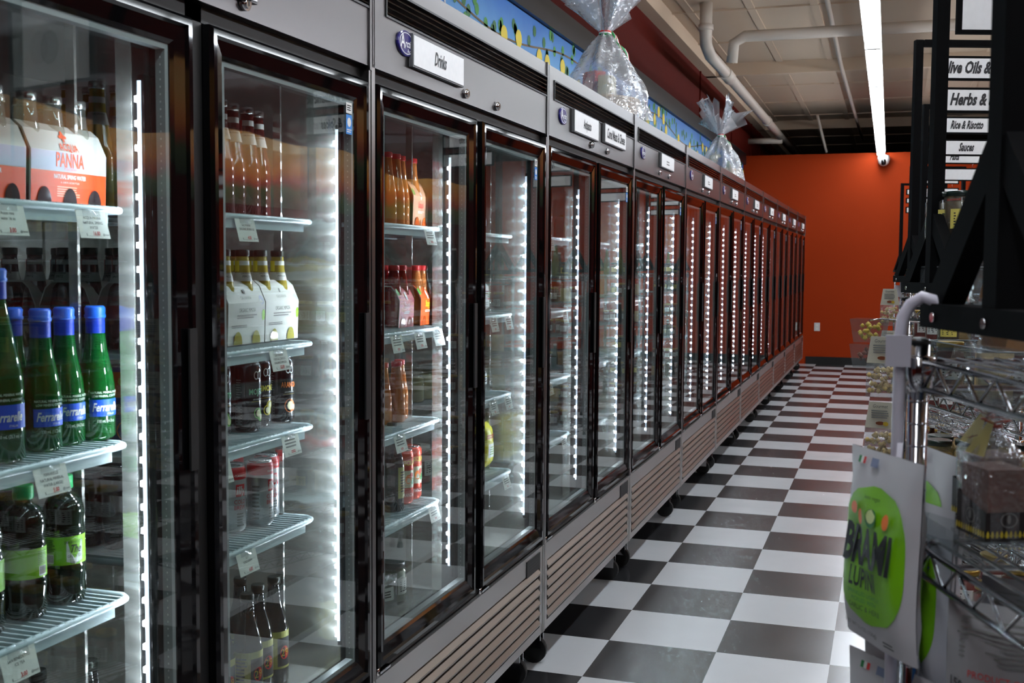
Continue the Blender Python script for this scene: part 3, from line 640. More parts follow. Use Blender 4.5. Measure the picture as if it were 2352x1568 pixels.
pcs = p_carton('spritz_carton', .140, pr_galv('ORGANIC SPRITZ', redl), cart_w, cut=(2, mat('window_wine', (80, 20, 22), .12, coat=.3)))
def pr_stap(word, wc, c2):
    def f(b, q, q2, w):
        b.text(word, .018, q2, wc, 0, .052, sx=.6, maxw=w * .85, bold=.0007); b.disc(q2, 0, .085, .006, .012, wht, 12); b.lines(q2, -w * .2, w * .2, .036, .044, 2, wht); b.disc(q, -w / 2 + .008, .095, .009, .010, leaf, 10); b.rect(q, w / 2 - .014, .01, w / 2 - .004, .024, wht)
    return f
pso_c = p_carton('orange_soda_carton', .098, pr_stap('Stappi', yel, 0), mat('carton_brightorange', (232, 92, 38), .4), d=.05, zb=.075, zt=.112, cut=(2, mat('window_orange', (200, 90, 40), .12, coat=.3)))
psr_c = p_carton('red_soda_carton', .098, pr_stap('Stappi', mat('pale_pink', (232, 190, 190), .5), 0), mat('carton_crimson', (170, 34, 52), .4), d=.05, zb=.075, zt=.112, cut=(2, mat('window_red', (120, 26, 30), .12, coat=.3)))
pst_c = p_carton('bitter_soda_carton', .105, pr_stap('Stappi', mat('coral', (216, 90, 76), .5), 0), mat('carton_peach', (214, 160, 128), .4), d=.05, zb=.085, zt=.125, cut=(2, mat('window_orange', (200, 90, 40), .12, coat=.3)))
# --- jars, tubs, bags
def p_jar(name, H, R_, fill, lid, lab=None, cat='jar'):
    r = empty(name); tag(r, '', cat)
    MB().lathe([(R_ * .9, 0), (R_, .004), (R_, H * .78), (R_ * .84, H * .86), (R_ * .84, H - .012)], jarglass, 24).build('glass', r)
    b = MB().lathe([(R_ * .86, .003), (R_ * .94, .006), (R_ * .94, H * .76), (R_ * .7, H * .80)], fill, 20); b.build('contents', r)
    MB().lathe([(R_ * .9, H - .014), (R_ * .92, H - .002), (R_ * .86, H)], lid, 24).build('lid', r)
    if lab:
        b = MB().rect(radial(R_ + .0008), -R_ * .8, H * .22, R_ * .8, H * .62, lab, 8); b.lines(radial(R_ + .0014), -R_ * .6, R_ * .5, H * .28, H * .56, 5, ink); b.build('label', r)
    return Proto(r)
chick = mat('chickpeas', (196, 160, 92), .5, var=.35, vs=120); pick = mat('pickled_greens', (150, 150, 70), .4, var=.3, vs=60); olivef = mat('olives', (66, 72, 34), .35, var=.4, vs=80); mush = mat('brown_mushrooms', (70, 52, 26), .35, var=.5, vs=45)
gold_lid = mat('lid_gold', (190, 160, 80), .3, .8); grn_lid = mat('lid_darkgreen', (14, 34, 28), .3, coat=.4); white_lid = mat('lid_white', (215, 215, 210), .4); redf = mat('red_sauce', (120, 26, 18), .35, var=.3, vs=50)
pj_a = p_jar('cheese_tub', .095, .042, mat('cheese_pale', (206, 200, 158), .5, var=.15, vs=40), jarglass, None, 'tub'); pj_b = p_jar('pickle_jar', .11, .035, pick, gold_lid, wht); pj_r = p_jar('red_sauce_jar', .12, .034, redf, white_lid, wht); pj_o = p_jar('olive_jar', .11, .036, olivef, grn_lid, cart_w)
def p_pack(name, w, h, d, m, printer=None, cat='packet', puff=.35):
    r = empty(name); tag(r, '', cat); b = MB()
    def side(s):
        def f(u, v):
            e = (1 - abs(2 * u - 1) ** 2.4) * (1 - abs(2 * v - 1) ** 3); wv = .06 * math.sin(9 * u + 5 * v) * e
            return (s * (d / 2) * (puff * e + (1 - puff) * min(1, 6 * min(u, 1 - u)) * min(1, 8 * min(v, 1 - v)) + wv), (u - .5) * w * s, v * h)
        return f
    b.grid(side(1), 10, 12, m); b.grid(side(-1), 10, 12, m); b.build('pouch', r)
    if printer: b = MB(); s1 = side(1); printer(b, lambda u, v: Vector(s1(u / w + .5, v / h)) + Vector((.0012, 0, 0)), lambda u, v: Vector(s1(u / w + .5, v / h)) + Vector((.002, 0, 0)), w, h); b.build('print', r)
    return Proto(r)
def pr_yel(b, q, q2, w, h):
    b.lines(q2, -w * .3, w * .3, h * .66, h * .76, 2, redl, rag=.2); b.grid(q, 4, 3, wht, -w * .2, w * .3, h * .25, h * .55); b.lines(q2, -w * .1, w * .2, h * .3, h * .5, 4, leaf)
py = p_pack('yellow_pasta_bag', .105, .155, .06, mat('bag_yellow', (226, 214, 40), .35), pr_yel)
pbx = p_pack('beige_cheese_pack', .11, .10, .05, cart_w, lambda b, q, q2, w, h: (b.lines(q2, -w * .22, w * .2, h * .6, h * .72, 2, ink), b.grid(q2, 3, 1, flagg, w * .05, w * .4, h * .5, h * .53), b.grid(q2, 3, 1, flagr, w * .05, w * .4, h * .42, h * .45), b.lines(q2, -w * .3, w * .3, h * .15, h * .35, 3, grey_ink)), 'packet', .2)
pcl = p_pack('clear_deli_pack', .12, .09, .05, film, lambda b, q, q2, w, h: (b.grid(q, 3, 3, wht, -w * .25, w * .25, h * .3, h * .7), b.lines(q2, -w * .18, w * .18, h * .38, h * .62, 3, ink)))

# ---------------------------------------------------------------- stocking the two near coolers
G = 'ferr'
# left section of nearest cooler
gW = 'clear spring water bottles in the white and orange cartons'
pp.put(-.335, -2.245, 1.521, 0, 'white and orange six-bottle carton of Acqua Panna spring water')
pp.put(-.335, -2.432, 1.521, 0, 'orange-bottomed water carton cut by the left edge of the photo, top shelf')
for yc in (-2.245, -2.432):
    for a, dy in enumerate((-.058, 0, .058)):
        for x in (-.305, -.365): pw.put(x, yc + dy, 1.523, 0, 'clear silver-capped water bottle, %s %s in the %s water carton' % (('left', 'middle', 'right')[a], 'front' if x > -.33 else 'back', 'Acqua Panna' if yc > -2.3 else 'edge-cut'), gW)
for i, (x, y) in enumerate(((-.42, -1.988), (-.42, -1.928), (-.485, -1.985), (-.485, -1.925))):
    pg_y.put(x, y - .0, 1.527, -.75, 'tall yellow glass bottle with cream neck label behind the water carton, %s from left' % ORD[(0, 1, 2, 3)[i]])
for i, (y, x, a) in enumerate(((-2.318, -.275, -.35), (-2.252, -.285, -.3), (-2.188, -.275, -.35), (-2.39, -.32, -.4), (-2.30, -.345, -.3))):
    pf.put(x, y, 1.136, a, 'small green mineral water bottle with blue cap, %s' % ('front row below the spritz cartons, first', 'front row, second and middle', 'front row, rightmost one', 'half hidden behind the large bottle', 'second row behind the front ones')[i])
pF.put(-.262, -2.425, 1.136, -.45, 'large green 750 mL mineral water bottle cut by the left photo edge')
for i, (x, y, a) in enumerate(((-.285, -2.352, 1.6 - PI / 2 + PI * .42), (-.285, -2.262, -.35), (-.285, -2.442, -.5), (-.36, -2.30, -.2), (-.36, -2.40, -.2), (-.43, -2.38, -.2))):
    pt.put(x, y, .879, a, 'green-capped iced tea bottle with lime label, %s' % ('front one with its back label and barcode showing', 'front one with the silver badge showing, rightmost', 'front one cut by the left photo edge', 'second row between the front two', 'second row at the left', 'third row, cap only')[i])
for i, y in enumerate((-2.15, -2.22, -2.32, -2.42)):
    pd.put(-.33 - .05 * (i % 2), y, .502, -.6, 'dark bottle in the shadowed bottom of the nearest cooler, %s from the right' % ORD[i])
# right section
sprX = [(-.385, 0), (-.515, 1), (-.645, 2)]
for i, (x, _) in enumerate(sprX):
    pcs.put(x, -1.90, 1.264, 0, 'white spritz carton with open arched end, %s row from the glass' % ORD[i])
    for dx in (-.03, .03):
        for dy in (-.034, .034): ps.put(x + dx, -1.90 + dy, 1.266, -PI / 2 + .2, 'dark red spritz bottle with white neck label, %s %s in the %s spritz carton' % ('right' if dx > 0 else 'left', 'near' if dy < 0 else 'far', ORD[i]), 'spritz bottles in cartons')
for i, y in enumerate((-1.722, -1.578)):
    pcm.put(-.330, y, 1.264, 0, 'white mimosa carton with bottle windows, %s' % ('left one with open end showing a yellow bottle', 'right one nearest the shelf post')[i])
    for dy in (-.036, .036):
        for dx in (-.03, .028): pm.put(-.33 + dx, y + dy, 1.266, -.55, 'yellow mimosa bottle with white neck label, %s %s in the %s mimosa carton' % ('front' if dx > 0 else 'back', 'left' if dy < 0 else 'right', 'left' if i == 0 else 'right'), 'mimosa bottles in cartons')
for i, (x, y, p_, w) in enumerate(((-.30, -1.79, pc_m, 'black mojito can at the left door edge'), (-.285, -1.70, pc_m, 'black mojito can with barcode, second of the front row'), (-.30, -1.632, pc_l, 'black can reading limone with a lemon'), (-.29, -1.55, pc_a, 'black can reading arancia with an orange'),
        (-.37, -1.76, pc_d, 'plain black can behind the mojito can'), (-.37, -1.69, pc_d, 'plain black can behind the lemon can'), (-.37, -1.61, pc_d, 'plain black can behind the orange can'))):
    p_.put(x, y, 1.082, (-.35, -.15, -.25, -.35, 0, 0, 0)[i], w)
for i, (x, y) in enumerate(((-.42, -1.93), (-.42, -1.872), (-.48, -1.93))):
    pc_p.put(x, y, 1.082, -.9, 'orange and violet fruit soda can behind the green water bottles, %s' % ('front left one', 'front right one', 'rear one')[i])
for i, (x, y) in enumerate(((-.44, -1.93), (-.44, -1.865), (-.50, -1.93), (-.50, -1.865))):
    pc_d.put(x, y, .877, -.9, 'dark slim can standing behind the iced tea bottles, %s' % ('front left', 'front right', 'rear left', 'rear right')[i])
for i, (x, y, a) in enumerate(((-.275, -1.668, -.05), (-.30, -1.736, -.4), (-.30, -1.600, -.35), (-.33, -1.795, -.4), (-.355, -1.69, -.2), (-.36, -1.75, -.2), (-.37, -1.63, -.2))):
    pc_i.put(x, y, .877, a, 'silver illy coffee can with red top band, %s' % ('front middle one with a small price sticker', 'left of the front middle one', 'rightmost with logo showing', 'far left at the door edge', 'second row middle', 'second row left', 'second row right')[i])
for i, (x, y) in enumerate(((-.30, -1.85), (-.31, -1.775), (-.42, -1.66), (-.30, -1.64), (-.30, -1.572), (-.365, -1.605), (-.38, -1.79), (-.285, -1.708))):
    pd.put(x, y, .502, -.45, 'dark bottle with olive-yellow label on the cooler floor, %s' % ('far left', 'second from the left in front', 'hidden in the rear', 'second from the right', 'rightmost', 'between the two right ones, behind', 'rear left', 'front centre')[i])
for i, (x, y) in enumerate(((-.34, -1.645), (-.34, -1.586), (-.35, -1.527), (-.33, -1.705))):
    pg_r.put(x, y - .015, 1.527, -.8, 'tall rose soda bottle with pink-white neck label, %s' % ('first of the front three', 'second of the front three', 'third of the front three', 'leftmost at the door edge')[i])
# Drinks cooler, left section
for i, (x, y) in enumerate(((-.29, -.99), (-.29, -.935), (-.30, -.880), (-.30, -.80), (-.355, -.965), (-.355, -.905))):
    pst.put(x, y, 1.534, -.5, 'amber soda bottle with red cap, top shelf of the Drinks cooler, %s' % ('leftmost', 'second from left', 'third from left', 'in carton', 'second row left', 'second row right')[i], 'amber bitter soda bottles')
pst_c.put(-.325, -.80, 1.534, 0, 'peach soda carton on the top shelf of the Drinks cooler')
psr_c.put(-.31, -.932, 1.259, 0, 'crimson soda carton on the second shelf of the Drinks cooler'); pso_c.put(-.31, -.785, 1.259, 0, 'bright orange soda carton on the second shelf of the Drinks cooler')
for yc, P_, c_ in ((-.932, psr, 'red'), (-.785, pso, 'orange')):
    for dy in (-.025, .025):
        for dx in (-.025, .025): P_.put(-.31 + dx, yc + dy, 1.261, -.5, '%s soda bottle with red cap, %s %s in the %s soda carton' % (c_, 'front' if dx > 0 else 'back', 'left' if dy < 0 else 'right', 'crimson' if c_ == 'red' else 'bright orange'), '%s soda bottles' % c_)
psr.put(-.33, -1.012, 1.259, 0, 'red soda bottle at the left door edge beside the crimson carton'); 
pbx.put(-.38, -.57, 1.272, -.4, 'small white packet behind the orange soda carton')
for i, (x, y) in enumerate(((-.30, -.995), (-.285, -.94), (-.30, -.885), (-.345, -.96))):
    pso.put(x, y, 1.002, -.5, 'peach nectar bottle on the third shelf of the Drinks cooler, %s' % ('leftmost', 'front one with label', 'right one', 'rear one')[i])
for i, (x, y) in enumerate(((-.40, -.485), (-.40, -.395), (-.49, -.485), (-.40, -.575), (-.49, -.395))):
    pj_a.put(x, y, 1.009, 0, 'clear tub of pale cheese behind the nectar bottles, %s' % ('middle', 'right', 'rear middle', 'left', 'rear right')[i])
for i, (x, y, a) in enumerate(((-.28, -.905, -.45), (-.285, -.835, -.35), (-.29, -.966, -.5), (-.345, -.87, -.3), (-.345, -.80, -.3))):
    pc_s.put(x, y, .772, a, 'red Sicilian orange soda can, %s' % ('front one with aranciata lettering', 'front right one', 'left one', 'second row left', 'second row right')[i])
for i, (x, y) in enumerate(((-.40, -.50), (-.40, -.575), (-.475, -.50))): pj_r.put(x, y, .747, 0, 'red sauce jar in the shade behind the orange soda cans, %s' % ('right', 'left', 'rear')[i])
pd.put(-.27, -1.0, .772, 1, 'black bottle at the left door edge beside the red cans')
for i, (x, y) in enumerate(((-.30, -.93), (-.38, -.98), (-.38, -.88))): pj_o.put(x, y, .502, 0, 'dark jar on the floor of the Drinks cooler, %s' % ('front', 'rear left', 'rear right')[i])
pcl.put(-.30, -1.02, .502, -.5, 'clear packet lying in the bottom of the Drinks cooler')
# Drinks cooler, right section
for i, (x, y, z, p_, t) in enumerate(((-.30, -.20, .747, py, 'yellow pasta bag on the low shelf, right one'), (-.30, -.305, .747, py, 'yellow pasta bag on the low shelf, left one'), (-.31, -.215, 1.272, pbx, 'beige cheese packet with a green, white and red stripe'), (-.31, -.335, 1.272, pbx, 'beige cheese packet left of the striped one'),
        (-.30, -.26, 1.009, pcl, 'clear deli pack on the third shelf under the cheese packets'), (-.30, -.38, 1.009, pcl, 'clear deli pack at the mullion on the third shelf'), (-.32, -.22, 1.529, pcl, 'clear deli pack on the top shelf above the cheese packets'), (-.32, -.36, 1.529, pbx, 'white packet on the top shelf beside the deli pack'))):
    p_.put(x, y, z, 0, t)
# further coolers: goods seen small through the glass
rg = random.Random(11); kinds = [(pj_b, 'pickle jar'), (pj_o, 'olive jar'), (pj_r, 'red sauce jar'), (pj_a, 'clear cheese tub'), (pcl, 'clear deli pack'), (py, 'yellow pasta bag'), (pbx, 'beige cheese packet')]
for k in (2, 3, 4):
    for sec, (ya, yb) in enumerate(((.12, .60), (.83, 1.25))):
        for j, z in enumerate(HS[1][sec]):
            y = YC(k) + ya + .03; nn = 0
            while y < YC(k) + yb:
                p_, nm = rg.choice(kinds)
                p_.put(-.31 - rg.random() * .06, y + .02, z + .002, rg.uniform(-.4, .2), '%s, %s shelf behind the %s door of the %s cooler, %s from left' % (nm, ('top', 'second', 'third', 'lowest')[j], ('left', 'right')[sec], ('Antipasto', 'third', 'fourth')[k - 2], ORD[nn]), 'goods in the further coolers: ' + nm); y += .115; nn += 1
for p_ in [v for v in list(globals().values()) if isinstance(v, Proto)]: p_.done()

# ---------------------------------------------------------------- price tags
def price_tag(x, y, z, lines_, price, label, w=.07, h=.046, tilt=.25, cl=True):
    r = empty('price_tag', (x, y, z)); tag(r, label, 'price tag', 'white price tags clipped to the shelf edges')
    t = math.sin(tilt); cz = math.cos(tilt); mp = lambda e: plane_map((e + h * t * 0, 0, -h * cz), (0, 1, 0), (-t, 0, cz))
    o = Vector((h * t, 0, 0)); f = lambda e: (lambda u, v: mp(e)(u, v) + o)
    b = MB(); q = f(0); b.rect(q, -w / 2, 0, w / 2, h, paper); b.rect(f(-.0006), w / 2, 0, -w / 2, h, paper); n = len(lines_); v = h * .80
    if not lines_: b.lines(f(.0005), -w * .36, w * .36, h * .36, h * .80, 3, grey_ink, th=.45, rag=.2)
    for s_ in lines_: b.text(s_, h * .105, f(.0005), ink, 0, v - h * .14, sx=.85, maxw=w * .88); v -= h * .17
    if price: b.text(price, h * .15, f(.0005), red_ink, w * .05, h * .10, sx=.8, shear=.1, bold=.0003)
    else: b.lines(f(.0005), -w * .1, w * .16, h * .12, h * .26, 2, red_ink, th=.5, rag=.2)
    b.rect(f(.0005), -w * .25, h * .07, w * .2, h * .08, grey_ink); b.text('$', h * .09, f(.0005), ink, -w * .28, h * .08); b.text('@meat', h * .08, f(.0005), ink, w * .36, h * .1, shear=.2)
    b.build('card', r)
    if cl: MB().rect(f(.0015), -w * .3, h * .78, w * .3, h * 1.12, film).build('clip', r)
XT = -.133 - .076
for a in ((-2.282, 1.512, ('ACQUA PANNA', 'NATURAL SPRING', 'WATER'), '16.00', 'price tag reading Acqua Panna natural spring water 16.00'),
          (-2.462, 1.512, ('Acqua rana', 'water 16 oz.'), '3.00', 'handwritten price tag at the left photo edge, top shelf'),
          (-2.385, 1.128, ('FERRARELLE', 'NATURAL MINERAL', 'WATER (LARGE)'), '5.00', 'price tag for the large mineral water, below the green bottles'),
          (-2.46, .872, ('SAN BENEDETTO', 'ICE TEA'), '3.00', 'price tag reading San Benedetto ice tea'),
          (-1.833, 1.516, ('GALVANINA', 'ORGANIC BEVERAGE'), '4.00', 'price tag reading Galvanina organic beverage'),
          (-1.711, 1.256, ('GALVANINA', 'NON-ALCOHOLIC', 'ORGANIC MIMOSA'), '12.00', 'price tag below the mimosa cartons'),
          (-1.665, 1.074, (), '', 'price tag below the black cans'),
          (-1.84, .868, ('ILLY', 'COLD BREW'), '4.00', 'price tag reading illy cold brew'),
          (-1.93, 1.06, (), '', 'folded price tag at the left door edge above the illy cans'),
          (-.902, 1.526, (), '', 'price tag on the top shelf of the Drinks cooler'), (-1.12, 1.25, (), '', 'price tag at the left end of the second Drinks shelf'),
          (-.97, 1.25, (), '', 'price tag below the crimson soda carton'), (-.84, 1.25, (), '', 'price tag below the orange soda carton'),
          (-1.10, .993, (), '', 'price tag on the nectar shelf'), (-.87, .764, (), '', 'price tag below the Sicilian orange cans'),
          (-.225, 1.262, (), '', 'price tag below the striped cheese packet'), (-.37, 1.262, (), '', 'price tag at the mullion on the cheese shelf'),
          (-.225, .999, (), '', 'price tag below the clear deli packs'), (-.37, .999, (), '', 'price tag at the mullion on the deli shelf'), (-.24, .737, (), '', 'price tag below the yellow pasta bags')):
    price_tag(XT + .002, *a)
i = 0
for k in (2, 3):
    for dy, z in ((.3, 1.526), (.5, 1.25), (.3, .993), (.5, .764), (1.0, 1.52), (1.15, 1.262), (1.0, .999), (1.15, .737)):
        price_tag(XT + .002, YC(k) + dy, z, (), '', 'small price tag in the %s cooler, %s shelf, %s door' % ('Antipasto' if k == 2 else 'third', ('top', 'second', 'third', 'lowest')[i % 4], 'left' if dy < .7 else 'right')); i += 1

# ---------------------------------------------------------------- gift baskets on the coolers
cello = thin('cellophane', (240, 243, 246), 2.2, .07, body=.30, bodycol=(240, 243, 247), bump=1.6, bs=24)
wick = mat('wicker', (176, 142, 92), .6, var=.3, vs=90)
def gift_basket(x, y, s, label, seed):
    r = empty('gift_basket', (x, y, 2.107)); tag(r, label, 'gift basket'); R_ = random.Random(seed)
    b = MB()
    for i in range(9): z = .008 + i * .0105; rr_ = .115 + .03 * z / .1; b.tube([(rr_ * s * math.cos(t), 1.25 * rr_ * s * math.sin(t), z * s) for t in [j * PI / 16 for j in range(32)]], .0062 * s, wick, 6, True)
    b.lathe([(.1 * s, .0), (.1 * s, .006)], wick, 24); b.build('basket', r)
    b = MB(); nu = 56; ph = [R_.uniform(0, 6.28) for _ in range(8)]
    def f(u, v):
        t = 2 * PI * u
        if v < .62:
            w = v / .62; rad = .165 * (1 - w) ** .75 * (1 + .18 * math.sin(PI * w)) + .016; z = .012 + .36 * w
            rad *= 1 + .13 * math.sin(6 * t + ph[0] + 5 * w) * (.4 + w) + .07 * math.sin(11 * t + ph[1] - 7 * w) + .05 * math.sin(19 * t + ph[2])
        else:
            w = (v - .62) / .38; fl = 1 + .55 * math.sin(5 * t + ph[3]) + .3 * math.sin(9 * t + ph[4]); rad = .016 + w * .115 * max(.25, fl); z = .372 + w * (.20 + .09 * math.sin(4 * t + ph[5]) + .05 * math.sin(13 * t + ph[6]))
            rad *= 1 + .25 * math.sin(23 * t) * w
        return (rad * s * math.cos(t), 1.22 * rad * s * math.sin(t), z * s)
    b.grid(f, nu, 36, cello); b.build('cellophane_wrap', r)
    b = MB()
    for k, m in enumerate((flagg, wht, flagr)):
        dz = .006 * (k - 1) * s; b.tube([(.022 * s * math.cos(t), .026 * s * math.sin(t), .372 * s + dz) for t in [j * PI / 8 for j in range(16)]], .0045 * s, m, 6, True)
        for e, a in ((0, .5), (1, -.4)): b.grid(lambda u, v, e=e, a=a, k=k: (.025 * s + .05 * s * u + .006 * s * math.sin(9 * u), (.02 + a * .16 * u + (k - 1) * .011 + v * .011) * s, .372 * s - (.13 * u * u + .02 * math.sin(5 * u)) * s + .012 * s * v), 8, 1, m)
    b.build('ribbon', r)
    gm = [mat('gift_red', (190, 40, 36), .4), mat('gift_cream', (220, 208, 170), .5), mat('gift_blue', (40, 80, 150), .4), mat('gift_green', (60, 120, 60), .5)]
    for k, (dx, dy, hh, nm) in enumerate(((.03, -.08, .17, 'box of biscuits'), (.04, .03, .15, 'pasta packet'), (-.03, .09, .13, 'tin'), (-.04, -.02, .2, 'box'))):
        o = MB().obox((0, 0, hh * s / 2), (.028 * s, 0, 0), (0, .042 * s, 0), (0, 0, hh * s / 2), gm[(k + seed) % 4]).build('gift_box', None, (x + dx * s, y + dy * s, 2.122), .3 * k)
        tag(o, 'small %s inside the wrapping of the %s cellophane basket, %s' % (nm, 'nearer' if s > 1 else 'further', ('red', 'cream', 'blue', 'green')[(k + seed) % 4]), 'package')
        MB().rect(plane_map((.0285 * s, 0, hh * s * .3), (0, 1, 0), (0, 0, 1)), -.03 * s, 0, .03 * s, .05 * s, cart_w).build('label_patch', o)
gift_basket(-.35, 1.66, 1.16, 'large clear cellophane gift basket with tricolour ribbon on top of the Antipasto cooler', 1)
gift_basket(-.35, 5.62, 1.0, 'further cellophane gift basket with a red and green bow on the cooler tops', 2)
#@@RACKS
# ---------------------------------------------------------------- wire racks with sign stands on the right of the aisle
RU = Vector((.33, -.944, 0)); RV = Vector((.944, .33, 0)); RANG = math.atan2(RU.y, RU.x)
frame_m = mat('stand_black', (6, 6, 7), .8, spec=.08); chrome_w = mat('rack_chrome', (190, 190, 194), .12, 1.0); ring_b = mat('rack_collar', (12, 12, 12), .5)
LV = [1.325, 1.118, .845, .575, .30, .10]
RL, RD = 1.12, .46
def make_rack():   # local x along the rack, y across it
    r = empty('wire_rack'); tag(r, '', 'wire rack')
    for x in (0, RL):
        for y in (0, RD):
            b = MB().tube([(x, y, .03), (x, y, 1.35)], .0115, chrome_w, 12)
            z = .06
            while z < 1.34: b.lathe([(.0118, z), (.0123, z + .001), (.0118, z + .002)], chrome_w, 12, c=(x, y, 0), cap=False); z += .0254
            b.lathe([(.0122, 1.345), (.0122, 1.349), (.006, 1.352)], ring_b, 12, c=(x, y, 0)); b.lathe([(.014, .0), (.016, .004), (.012, .03)], ring_b, 12, c=(x, y, 0)); b.build('post', r)
    for z in LV:
        b = MB()
        for y in (0, RD):
            b.tube([(.012, y, z), (RL - .012, y, z)], .0035, chrome_w, 6).tube([(.012, y, z - .03), (RL - .012, y, z - .03)], .0035, chrome_w, 6)
            n = 15; b.tube([(.015 + (RL - .03) * i / (2 * n), y, z if i % 2 else z - .03) for i in range(2 * n + 1)], .0022, chrome_w, 5)
        for x in (0, RL):
            b.tube([(x, .012, z), (x, RD - .012, z)], .0035, chrome_w, 6).tube([(x, .012, z - .03), (x, RD - .012, z - .03)], .0035, chrome_w, 6)
            n = 6; b.tube([(x, .015 + (RD - .03) * i / (2 * n), z if i % 2 else z - .03) for i in range(2 * n + 1)], .0022, chrome_w, 5)
        y = .022
        while y < RD - .01: b.tube([(.0, y, z + .003), (RL, y, z + .003)], .0019, chrome_w, 5); y += .0215
        for x in (.28, .56, .84): b.tube([(x, 0, z), (x, RD, z)], .003, chrome_w, 6)
        for x in (0, RL):
            for yy in (0, RD): b.lathe([(.016, z - .034), (.019, z + .004), (.015, z + .006)], chrome_w, 14, c=(x, yy, 0))
        b.build('wire_shelf', r)
    return r
RP = [(1.022, -2.395), (1.018, -.59), (1.034, 1.465), (1.10, 3.46), (1.13, 5.5), (1.10, 7.75), (1.04, 10.05)]
rk = Proto(make_rack())
for i, (x, y) in enumerate(RP):
    rk.put(x + RU.x * .012 - (.013 if i == 0 else 0), y + RU.y * .012, 0, RANG, 'chrome wire rack, %s' % ('nearest, beside the camera', 'second along the aisle under the sign stand with the white hook', 'third along the aisle', 'fourth along the aisle', 'fifth along the aisle', 'sixth along the aisle', 'last one before the orange wall')[i], 'chrome wire racks set sawtooth along the aisle')
rk.done()
def RQ(i, u, v, z=0): p = Vector((RP[i][0], RP[i][1], 0)) + RU * u + RV * v; return (p.x, p.y, z)
# local x along RU, local y along RV
def make_stand():
    r = empty('sign_stand'); tag(r, '', 'sign stand')
    for yy in (0, .49):
        b = MB().box((-.17, yy - .019, .0), (.17, yy + .019, .027), frame_m)
        b.box((-.0155, yy - .0155, .027), (.0155, yy + .0155, 1.0), frame_m)
        b.build('post', r)
        for s in (-1, 1): MB().bar((s * .155, yy, .02), (s * .006, yy, .185), .036, .026, frame_m, (0, 1, 0)).build('brace', r)
        for x in (-.13, -.0, .13): MB().tube([(x, yy - .019, .012), (x, yy - .0215, .012)], .0052, chrome, 12).build('bolt', r)
    MB().box((-.019, .019, .975), (.019, .471, 1.0), frame_m).build('top_rail', r)
    return r
st = Proto(make_stand())
wood = 0
for i, (x, y) in enumerate(RP):
    c = Vector((x, y, 0)) + RU * .17 + RV * (-.004)
    st.put(c.x + (.012, .012, -.018, 0, 0, 0, 0)[i], c.y, 1.364, RANG, 'black goalpost sign stand on the %s' % ('nearest wire rack, its post at the right edge', 'second wire rack', 'third wire rack, with the Olive Oils sign', 'fourth wire rack, with the Rice and Sauces signs', 'fifth wire rack, with the Pasta sign', 'sixth wire rack', 'last wire rack before the orange wall')[i], 'black sign stands on the racks')
st.done()
def stand_sign(i, z0, z1, text, label, v0=.055, v1=.455, h=.042, blank=False):
    c = Vector((RP[i][0], RP[i][1], 0)) + RU * .17 + RV * (-.004)
    N = RU; mpo = lambda e: plane_map(c + RV * ((v0 + v1) / 2) + N * e + Vector((0, 0, z0)), RV, (0, 0, 1)); w = v1 - v0; hh = z1 - z0
    b = MB().obox(c + RV * (v0 + v1) / 2 + Vector((0, 0, (z0 + z1) / 2)), RV * w / 2, (0, 0, hh / 2), N * .006, frame_m); o = b.build('hanging_sign'); tag(o, label, 'sign', 'white signs hung in the stands')
    b = MB(); pm_ = mat('sign_marble', (236, 236, 236), .45, var=.06, vs=60)
    b.obox(c + RV * (v0 + v1) / 2 + Vector((0, 0, (z0 + z1) / 2)) + N * .0065, RV * (w / 2 - .012), (0, 0, hh / 2 - .010), N * .0008, pm_); b.build('sign_face', o)
    if text: MB().text(text, h, mpo(.0082), ink, 0, hh * .5 - h * .40, shear=.22, sx=(.9 if text[0] == 'O' else .66 if i == 2 else .5), maxw=w * .9, bold=1).build('lettering', o)
    if blank:
        b = MB(); b.disc(mpo(.0082), .03, hh * .42, .055, .055, mat('sign_flower', (165, 165, 168), .5), 14); b.disc(mpo(.0086), .03, hh * .42, .045, .045, mat('sign_flower2', (178, 178, 180), .5), 10); b.build('flower_print', o)
    for dv in (.06, w - .06):
        MB().tube([c + RV * (v0 + dv) + Vector((0, 0, z1)), c + RV * (v0 + dv) + Vector((0, 0, z1 + .03))], .0015, chrome, 5).build('hanger', o)
stand_sign(1, 2.0, 2.30, '', 'white patterned sign at the top right of the photo above the other signs', .05, .46, blank=True)
stand_sign(2, 2.200, 2.300, 'Olive Oils & Balsamic', 'white sign reading Olive Oils and Balsamic', .045, .455, .048)
stand_sign(2, 2.068, 2.172, 'Herbs & Spices', 'white sign reading Herbs and Spices', .045, .455, .048)
stand_sign(3, 2.196, 2.295, 'Rice & Risotto', 'white sign reading Rice and Risotto', .045, .43, .046)
stand_sign(3, 2.070, 2.166, 'Sauces', 'white sign reading Sauces', .045, .43, .046)
stand_sign(4, 2.196, 2.295, 'Pasta', 'white sign ending in asta, for pasta, below the Sauces sign', .045, .445, .046)
stand_sign(4, 2.07, 2.166, '', 'white sign hidden behind the near sign post under the Pasta sign', .045, .445)
stand_sign(5, 2.20, 2.30, '', 'small white sign under the dark rail of the sixth rack, upper one', .045, .445, .046)
stand_sign(5, 2.07, 2.165, '', 'small white sign of the sixth rack, lower one', .045, .445)
stand_sign(6, 2.235, 2.30, '', 'tiny white sign at the far stand before the orange wall, top one', .045, .445)
stand_sign(6, 2.14, 2.20, '', 'tiny white sign at the far stand before the orange wall, middle one', .045, .445)
stand_sign(6, 2.03, 2.10, '', 'tiny white sign at the far stand before the orange wall, lowest one', .045, .445)

